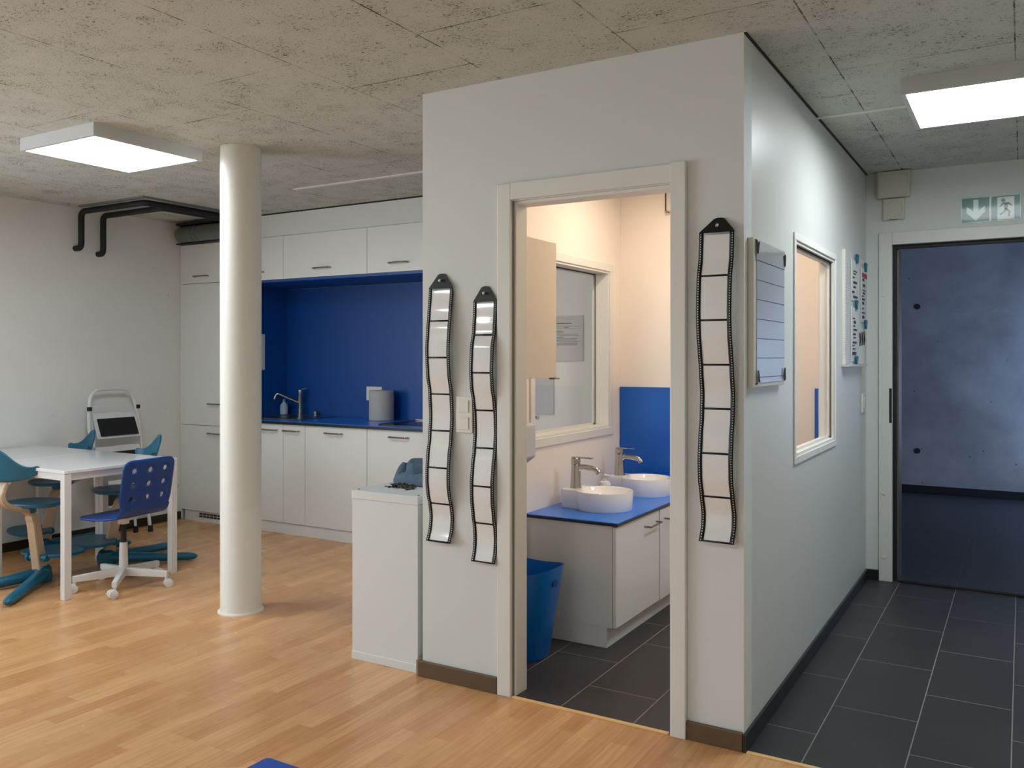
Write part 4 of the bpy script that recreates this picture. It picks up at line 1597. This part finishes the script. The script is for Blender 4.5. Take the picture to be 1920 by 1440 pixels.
memo_sheet('crumpled printed sheet at the top left of the memo board', 2.05, 2.30, 1.685, 1.905, 1)
memo_sheet('long handwritten list at the lower left of the memo board', 2.05, 2.28, 1.345, 1.640, 2)
memo_sheet('narrow list with a red heading at the right of the memo board', 2.38, 2.59, 1.575, 1.885, 5, True)
clipA = None
for (y, z, f, l) in ((2.19, 1.925, 1, 'teal clip above the crumpled sheet on the memo board'), (2.50, 1.905, 1, 'teal clip above the list with the red heading'),
                     (2.17, 1.665, 1, 'teal clip between the two left sheets of the memo board'), (2.50, 1.565, -1, 'teal clip at the bottom of the list with the red heading'),
                     (2.17, 1.350, -1, 'teal clip at the bottom of the long handwritten list')):
    if clipA is None:
        c_ = thing('paper_clip', l, 'clip', (0.024, y, z), group='teal clips on the memo board')
        bm = nb()
        prism(bm, [(-0.022, 0.026), (-0.032, 0.018), (-0.012, -0.026), (0.012, -0.026), (0.032, 0.018), (0.022, 0.026), (0.0, 0.0)],
              lambda a, b: Vector((0, a, b)), lambda a, b: Vector((0.012, a, b)))
        part('jaw', bm, 'clip', c_)
        part('spring', tube(nb(), [(0.006, -0.014, -0.004), (0.006, 0.014, -0.004)], 0.006, 8), 'steel', c_, True)
        clipA = c_
    else:
        dup(clipA, (0.024, y, z), 0, l)
bm = nb()
for k in range(3):
    y = 2.36 + 0.075 * k
    tube(bm, [(0.0165, y, 1.435 + 0.004 * k), (0.021, y + 0.006, 1.475), (0.0165, y, 1.512 + 0.006 * k)], 0.0045, 8)
o = part('magnets', bm, 'ink', t, True, world=True)

t = thing('light_switch', 'white light switch at the far end of the corridor wall', 'light switch', (0.004, 2.57, 1.09))
part('plate', box(0, 0.010, 2.525, 2.625, 1.035, 1.150, 0.003), 'plastic_w', t, world=True)
part('rocker', box(0.009, 0.015, 2.550, 2.600, 1.060, 1.125, 0.003), 'plastic_w', t, world=True)

# ------------------------------------------------------------------ boxes and sign above the exit
t = thing('junction_box', 'large white box in the ceiling corner above the exit door', 'junction box', (0.16, YF - 0.03, 2.34))
part('housing', box(0.070, 0.252, YF - 0.062, YF, 2.338, 2.496, 0.004), 'plastic_w2', t, world=True)
part('cover', box(0.078, 0.238, YF - 0.068, YF - 0.062, 2.348, 2.474, 0.003), 'plastic_w2', t, world=True)
t = thing('sensor_box', 'small square white sensor box under the large junction box', 'sensor', (0.16, YF - 0.02, 2.2))
part('housing', box(0.100, 0.219, YF - 0.030, YF, 2.206, 2.334, 0.004), 'plastic_w2', t, world=True)
bm = nb()
tube(bm, [(0.160, YF - 0.030, 2.270), (0.160, YF - 0.0325, 2.270)], [0.048, 0.046], 32)
part('round_cover', bm, 'plastic_w2', t, True, world=True)
part('slot', box(0.135, 0.183, YF - 0.031, YF - 0.026, 2.2055, 2.2085), 'gap', t, world=True)

t = thing('exit_sign', 'green and white emergency exit sign with arrow and running figure above the exit door', 'exit sign', (0.673, YF, 2.157))
part('plate', box(0.522, 0.826, YF - 0.008, YF, 2.154, 2.304, 0.001), 'sign_white', t, world=True)
yy = YF - 0.0088
for a, b in ((0.527, 0.668), (0.678, 0.821)):
    part('green_field', box(a, b, yy, YF - 0.008, 2.159, 2.299), 'green', t, world=True)
fy = lambda d: (lambda x, z: Vector((x, yy - d, z)))
bm = nb()
prism(bm, [(0.586, 2.288), (0.612, 2.288), (0.612, 2.222), (0.646, 2.250), (0.646, 2.214), (0.599, 2.165), (0.552, 2.214), (0.552, 2.250), (0.586, 2.222)], fy(0), fy(0.0008))
part('arrow', bm, 'sign_white', t, world=True)
bm = nb()
bx(bm, 0.708, 0.792, yy - 0.0008, yy, 2.163, 2.292)
part('doorway_symbol', bm, 'sign_white', t, world=True)
bm = nb()
for P in ([(0.738 + 0.011 * math.cos(2 * PI * k / 16), 2.272 + 0.011 * math.sin(2 * PI * k / 16)) for k in range(16)],
          [(0.715, 2.236), (0.722, 2.232), (0.738, 2.250), (0.760, 2.250), (0.778, 2.236), (0.784, 2.241), (0.766, 2.260), (0.736, 2.260)],
          [(0.742, 2.252), (0.764, 2.252), (0.758, 2.222), (0.744, 2.222)],
          [(0.744, 2.224), (0.758, 2.224), (0.748, 2.204), (0.724, 2.186), (0.718, 2.193), (0.738, 2.208)],
          [(0.746, 2.224), (0.759, 2.222), (0.775, 2.206), (0.770, 2.178), (0.761, 2.179), (0.765, 2.203)]):
    prism(bm, P, fy(0.0008), fy(0.0016))
part('running_figure', bm, 'green', t, world=True)

# ------------------------------------------------------------------ washroom
VX, VY0, VY1, VZ = -0.80, 0.72, 1.88, 0.565
XW = W + 0.1
t = thing('washstand', 'low white washstand cabinet under the two round basins', 'cabinet', (-1.04, 1.3, 0))
part('body', box(XW + 0.002, VX - 0.02, VY0, VY1 - 0.002, 0.098, 0.578), 'cab_side', t, world=True)
part('plinth', box(XW + 0.002, VX - 0.05, VY0 + 0.004, VY1 - 0.016, 0, 0.098), 'cab_side', t, world=True)
for a, b, off_ in ((VY0, 1.272, 0.0), (1.276, VY1 - 0.002, 0.004)):
    dr = part('door', box(VX - 0.018, VX + off_, a + 0.001, b, 0.1, 0.573, 0.0015), 'cab', t, world=True)
    hy = 1.15 if a == VY0 else 1.415
    part('handle', tube(nb(), bend([(VX, hy - 0.08, 0.518), (VX + 0.034, hy - 0.08, 0.518), (VX + 0.034, hy + 0.08, 0.518), (VX, hy + 0.08, 0.518)], 0.006, 3), 0.005, 8), 'handle', dr, True, world=True)
t = thing('worktop', 'bright blue washstand top with black edge', 'worktop', (-1.04, 1.3, 0.58))
part('top', box(XW + 0.001, VX + 0.012, VY0 - 0.012, VY1 - 0.001, 0.591, 0.5955), pm('bright_blue_laminate', (20, 112, 214), 0.25, var=0.02), t, world=True)
part('edge', box(XW + 0.001, VX + 0.012, VY0 - 0.012, VY1 - 0.001, 0.5785, 0.5908), 'black_edge', t, world=True)
ZT = 0.5955


def basin(label, cx, cy):
    t = thing('wash_basin', label, 'wash basin', (cx, cy, ZT), group='round white wash basins')
    h = 0.094
    R = 0.147
    # outline: circle plus tap ledge towards -x
    out = []
    a0 = 140
    for k in range(41):
        a = rad(-a0 + 2 * a0 * k / 40)
        out.append((R * math.cos(a), R * math.sin(a)))
    for k in range(7):
        a = rad(90 + 90 * k / 6)
        out.append((-0.190 + 0.025 * math.cos(a), 0.062 + 0.025 * math.sin(a)))
    for k in range(7):
        a = rad(180 + 90 * k / 6)
        out.append((-0.190 + 0.025 * math.cos(a), -0.062 + 0.025 * math.sin(a)))
    n = len(out)
    bm = nb()
    rings = []
    for s, z in ((0.965, 0.0), (0.985, 0.006), (1.0, h - 0.004), (0.994, h)):
        rings.append([bm.verts.new((x * s, y * s, z)) for x, y in out])
    for a, b in zip(rings, rings[1:]):
        for k in range(n):
            bm.faces.new((a[k], a[(k + 1) % n], b[(k + 1) % n], b[k]))
    bm.faces.new(list(reversed(rings[0])))
    # bowl
    Ri = R - 0.012
    prof = [(Ri, h), (Ri - 0.006, h - 0.008), (Ri - 0.02, h - 0.04), (Ri - 0.055, h - 0.066), (0.03, h - 0.076), (0.0, h - 0.077)]
    m_ = 48
    br = []
    for r_, z in prof:
        if r_ < 1e-6:
            c = bm.verts.new((0, 0, z))
            br.append(c)
        else:
            br.append([bm.verts.new((r_ * math.cos(2 * PI * k / m_), r_ * math.sin(2 * PI * k / m_), z)) for k in range(m_)])
    for a, b in zip(br, br[1:]):
        if isinstance(b, list):
            for k in range(m_):
                bm.faces.new((a[k], b[k], b[(k + 1) % m_], a[(k + 1) % m_]))
        else:
            for k in range(m_):
                bm.faces.new((a[k], b, a[(k + 1) % m_]))
    # rim: fill between outer outline and bowl circle
    o_edges = [bm.edges.get((rings[-1][k], rings[-1][(k + 1) % n])) for k in range(n)]
    i_edges = [bm.edges.get((br[0][k], br[0][(k + 1) % m_])) for k in range(m_)]
    bmesh.ops.triangle_fill(bm, use_beauty=True, use_dissolve=False, edges=o_edges + i_edges)
    part('bowl', bm, 'ceramic', t, True)
    part('drain', lathe(nb(), [(0.022, 0), (0.020, 0.003), (0, 0.003)], (0, 0, h - 0.076), 20), 'chrome', t, True)
    return t


basin('round white basin at the near end of the blue washstand top', -1.009, 1.045)
basin('round white basin at the far end of the blue washstand top, before the blue panel', -1.005, 1.600)


def mixer(label, x, y):
    t = thing('basin_tap', label, 'tap', (x, y, ZT + 0.094), group='chrome basin taps')
    part('body', lathe(nb(), [(0.031, 0), (0.030, 0.004), (0.028, 0.02), (0.0235, 0.115), (0.0225, 0.120)], (0, 0, 0), 28), 'chrome', t, True)
    part('spout', tube(nb(), bend([(0.0, 0, 0.075), (0.022, 0, 0.108), (0.055, 0, 0.110), (0.122, 0, 0.102), (0.134, 0, 0.080)], 0.020, 5), 0.0145, 14), 'chrome', t, True)
    part('cartridge', lathe(nb(), [(0.0235, 0.121), (0.025, 0.124), (0.024, 0.152), (0.020, 0.156), (0, 0.157)], (0, 0, 0), 28), 'chrome', t, True)
    bm = nb()
    bx(bm, -0.020, 0.098, -0.013, 0.013, 0.154, 0.161, 0.003)
    part('lever', bm, 'chrome', t, True)
    return t


m1 = mixer('chrome tap on the near round basin', -1.172, 1.045)
dup(m1, (-1.168, 1.600, ZT + 0.094), 0, 'chrome tap on the far round basin')

t = thing('soap_dispenser', 'small white pump soap bottle between the two basins', 'bottle', (-1.13, 1.315, ZT))
part('bottle', lathe(nb(), [(0.028, 0), (0.032, 0.004), (0.032, 0.080), (0.026, 0.095), (0.012, 0.100), (0.012, 0.108)], (0, 0, 0), 24), 'soap', t, True)
part('label', lathe(nb(), [(0.0322, 0.045), (0.0324, 0.046), (0.0324, 0.074), (0.0322, 0.075)], (0, 0, 0), 24), 'label_green', t, True)
bm = nb()
tube(bm, [(0, 0, 0.108), (0, 0, 0.128)], 0.005, 10)
tube(bm, [(0, 0, 0.128), (0.034, 0, 0.126)], [0.009, 0.005], 10)
part('pump', bm, 'plastic_w', t, True)

# blue panels
solo('splash_panel', 'bright blue panel on the washroom back wall behind the far basin', 'panel',
     box(XW + 0.004, -0.80, 1.866, 1.8795, 0.597, 1.190, 0.001), pm('blue_panel_bright', (0, 92, 190), 0.35, var=0.03), (-1.04, 1.873, 0.597))
solo('splash_panel', 'narrow blue panel in the right washroom corner, seen through the corridor window', 'panel',
     box(-0.137, -TC - 0.002, 1.866, 1.8795, 0.55, 1.200, 0.001), pm('blue_panel_bright', (0, 92, 190), 0.35, var=0.03), (-0.11, 1.873, 0.55))

# mirror cabinet on the left wall
t = thing('wall_cabinet', 'cream wall cabinet just inside the washroom doorway', 'cabinet', (-1.135, 0.29, 1.28))
part('body', box(XW + 0.002, -1.005, 0.11, 0.470, 1.280, 1.885), 'medcab', t, world=True)
dr = part('door', box(-1.004, -0.986, 0.110, 0.473, 1.278, 1.887, 0.001), 'medcab', t, world=True)
part('grip', box(-1.0, -0.972, 0.430, 0.480, 1.270, 1.277, 0.001), 'handle', dr, world=True)

# paper dispenser
t = thing('towel_dispenser', 'grey-white towel dispenser on the washroom wall beside the door jamb', 'dispenser', (-1.22, 0.45, 0.86))
bm = nb()
prism(bm, [(XW + 0.001, 0.862), (-1.215, 0.862), (-1.170, 0.895), (-1.170, 1.045), (-1.19, 1.055), (XW + 0.001, 1.055)], lambda x, z: Vector((x, 0.33, z)), lambda x, z: Vector((x, 0.608, z)))
part('housing', bm, 'dispenser', t, world=True)
part('cover', box(-1.1695, -1.166, 0.335, 0.600, 0.900, 1.040, 0.001), 'dispenser', t, world=True)

# waste bin
t = thing('waste_bin', 'translucent blue plastic waste bin behind the left door jamb', 'waste bin', (-1.13, 0.46, 0))
bm = nb()
H0, N_ = 0.40, 48


def bin_out(s, e=3.2):
    return superellipse(0.250 * s, 0.250 * s, 0, 0, e, N_)


rings = []
for s, z in ((0.74, 0.0), (0.78, 0.010), (1.22, H0), (1.20, H0), (0.76, 0.014)):
    dz = lambda p: 0.018 * (p[0] / 0.15) ** 2 if z == H0 else 0
    rings.append([bm.verts.new((p[0], p[1], z + dz(p))) for p in bin_out(s, 3.2 if z > 0.1 else 2.4)])
for a, b in zip(rings, rings[1:]):
    for k in range(N_):
        bm.faces.new((a[k], a[(k + 1) % N_], b[(k + 1) % N_], b[k]))
bm.faces.new(list(reversed(rings[0])))
bm.faces.new(rings[-1])
part('bucket', bm, 'bin', t, True)
bm = nb()
P = superellipse(0.050, 0.030, 0, 0, 2.2, 20)
for sgn in (1,):
    vsA = [bm.verts.new((0.1460 + q * 0.14, p, 0.345 + q)) for p, q in P]
    bm.faces.new(vsA)
    ext = bmesh.ops.extrude_face_region(bm, geom=list(bm.faces))
    for v in ext['geom']:
        if isinstance(v, bmesh.types.BMVert):
            v.co.x += 0.0022
part('grip_hole', bm, pm('bin_grip_shadow', (0, 66, 132), 0.4), t)

# wall box on back wall near the lintel
t = thing('wall_box', 'small white box high on the washroom back wall', 'wall box', (-0.95, 1.85, 2.22))
part('back_plate', box(-0.995, -0.87, 1.872, 1.8795, 2.215, 2.345, 0.002), 'plastic_w2', t, world=True)
part('housing', box(-0.972, -0.87, 1.835, 1.871, 2.232, 2.352, 0.003), 'plastic_w2', t, world=True)
part('gap', box(-0.980, -0.973, 1.840, 1.870, 2.235, 2.345), 'gap', t, world=True)

# ------------------------------------------------------------------ blue mat in the foreground
bm = nb()
prism(bm, rrect(0.62, 0.62, 0.018, 5), lambda x, y: Vector((x, y, 0.0)), lambda x, y: Vector((x, y, 0.05)))
solo('floor_mat', 'blue mat on the parquet at the bottom edge of the photo', 'mat', (bm.transform(Matrix.Translation((-1.0, -1.265, 0.0))), bm)[1], 'mat_blue', (-1.0, -1.265, 0.0))
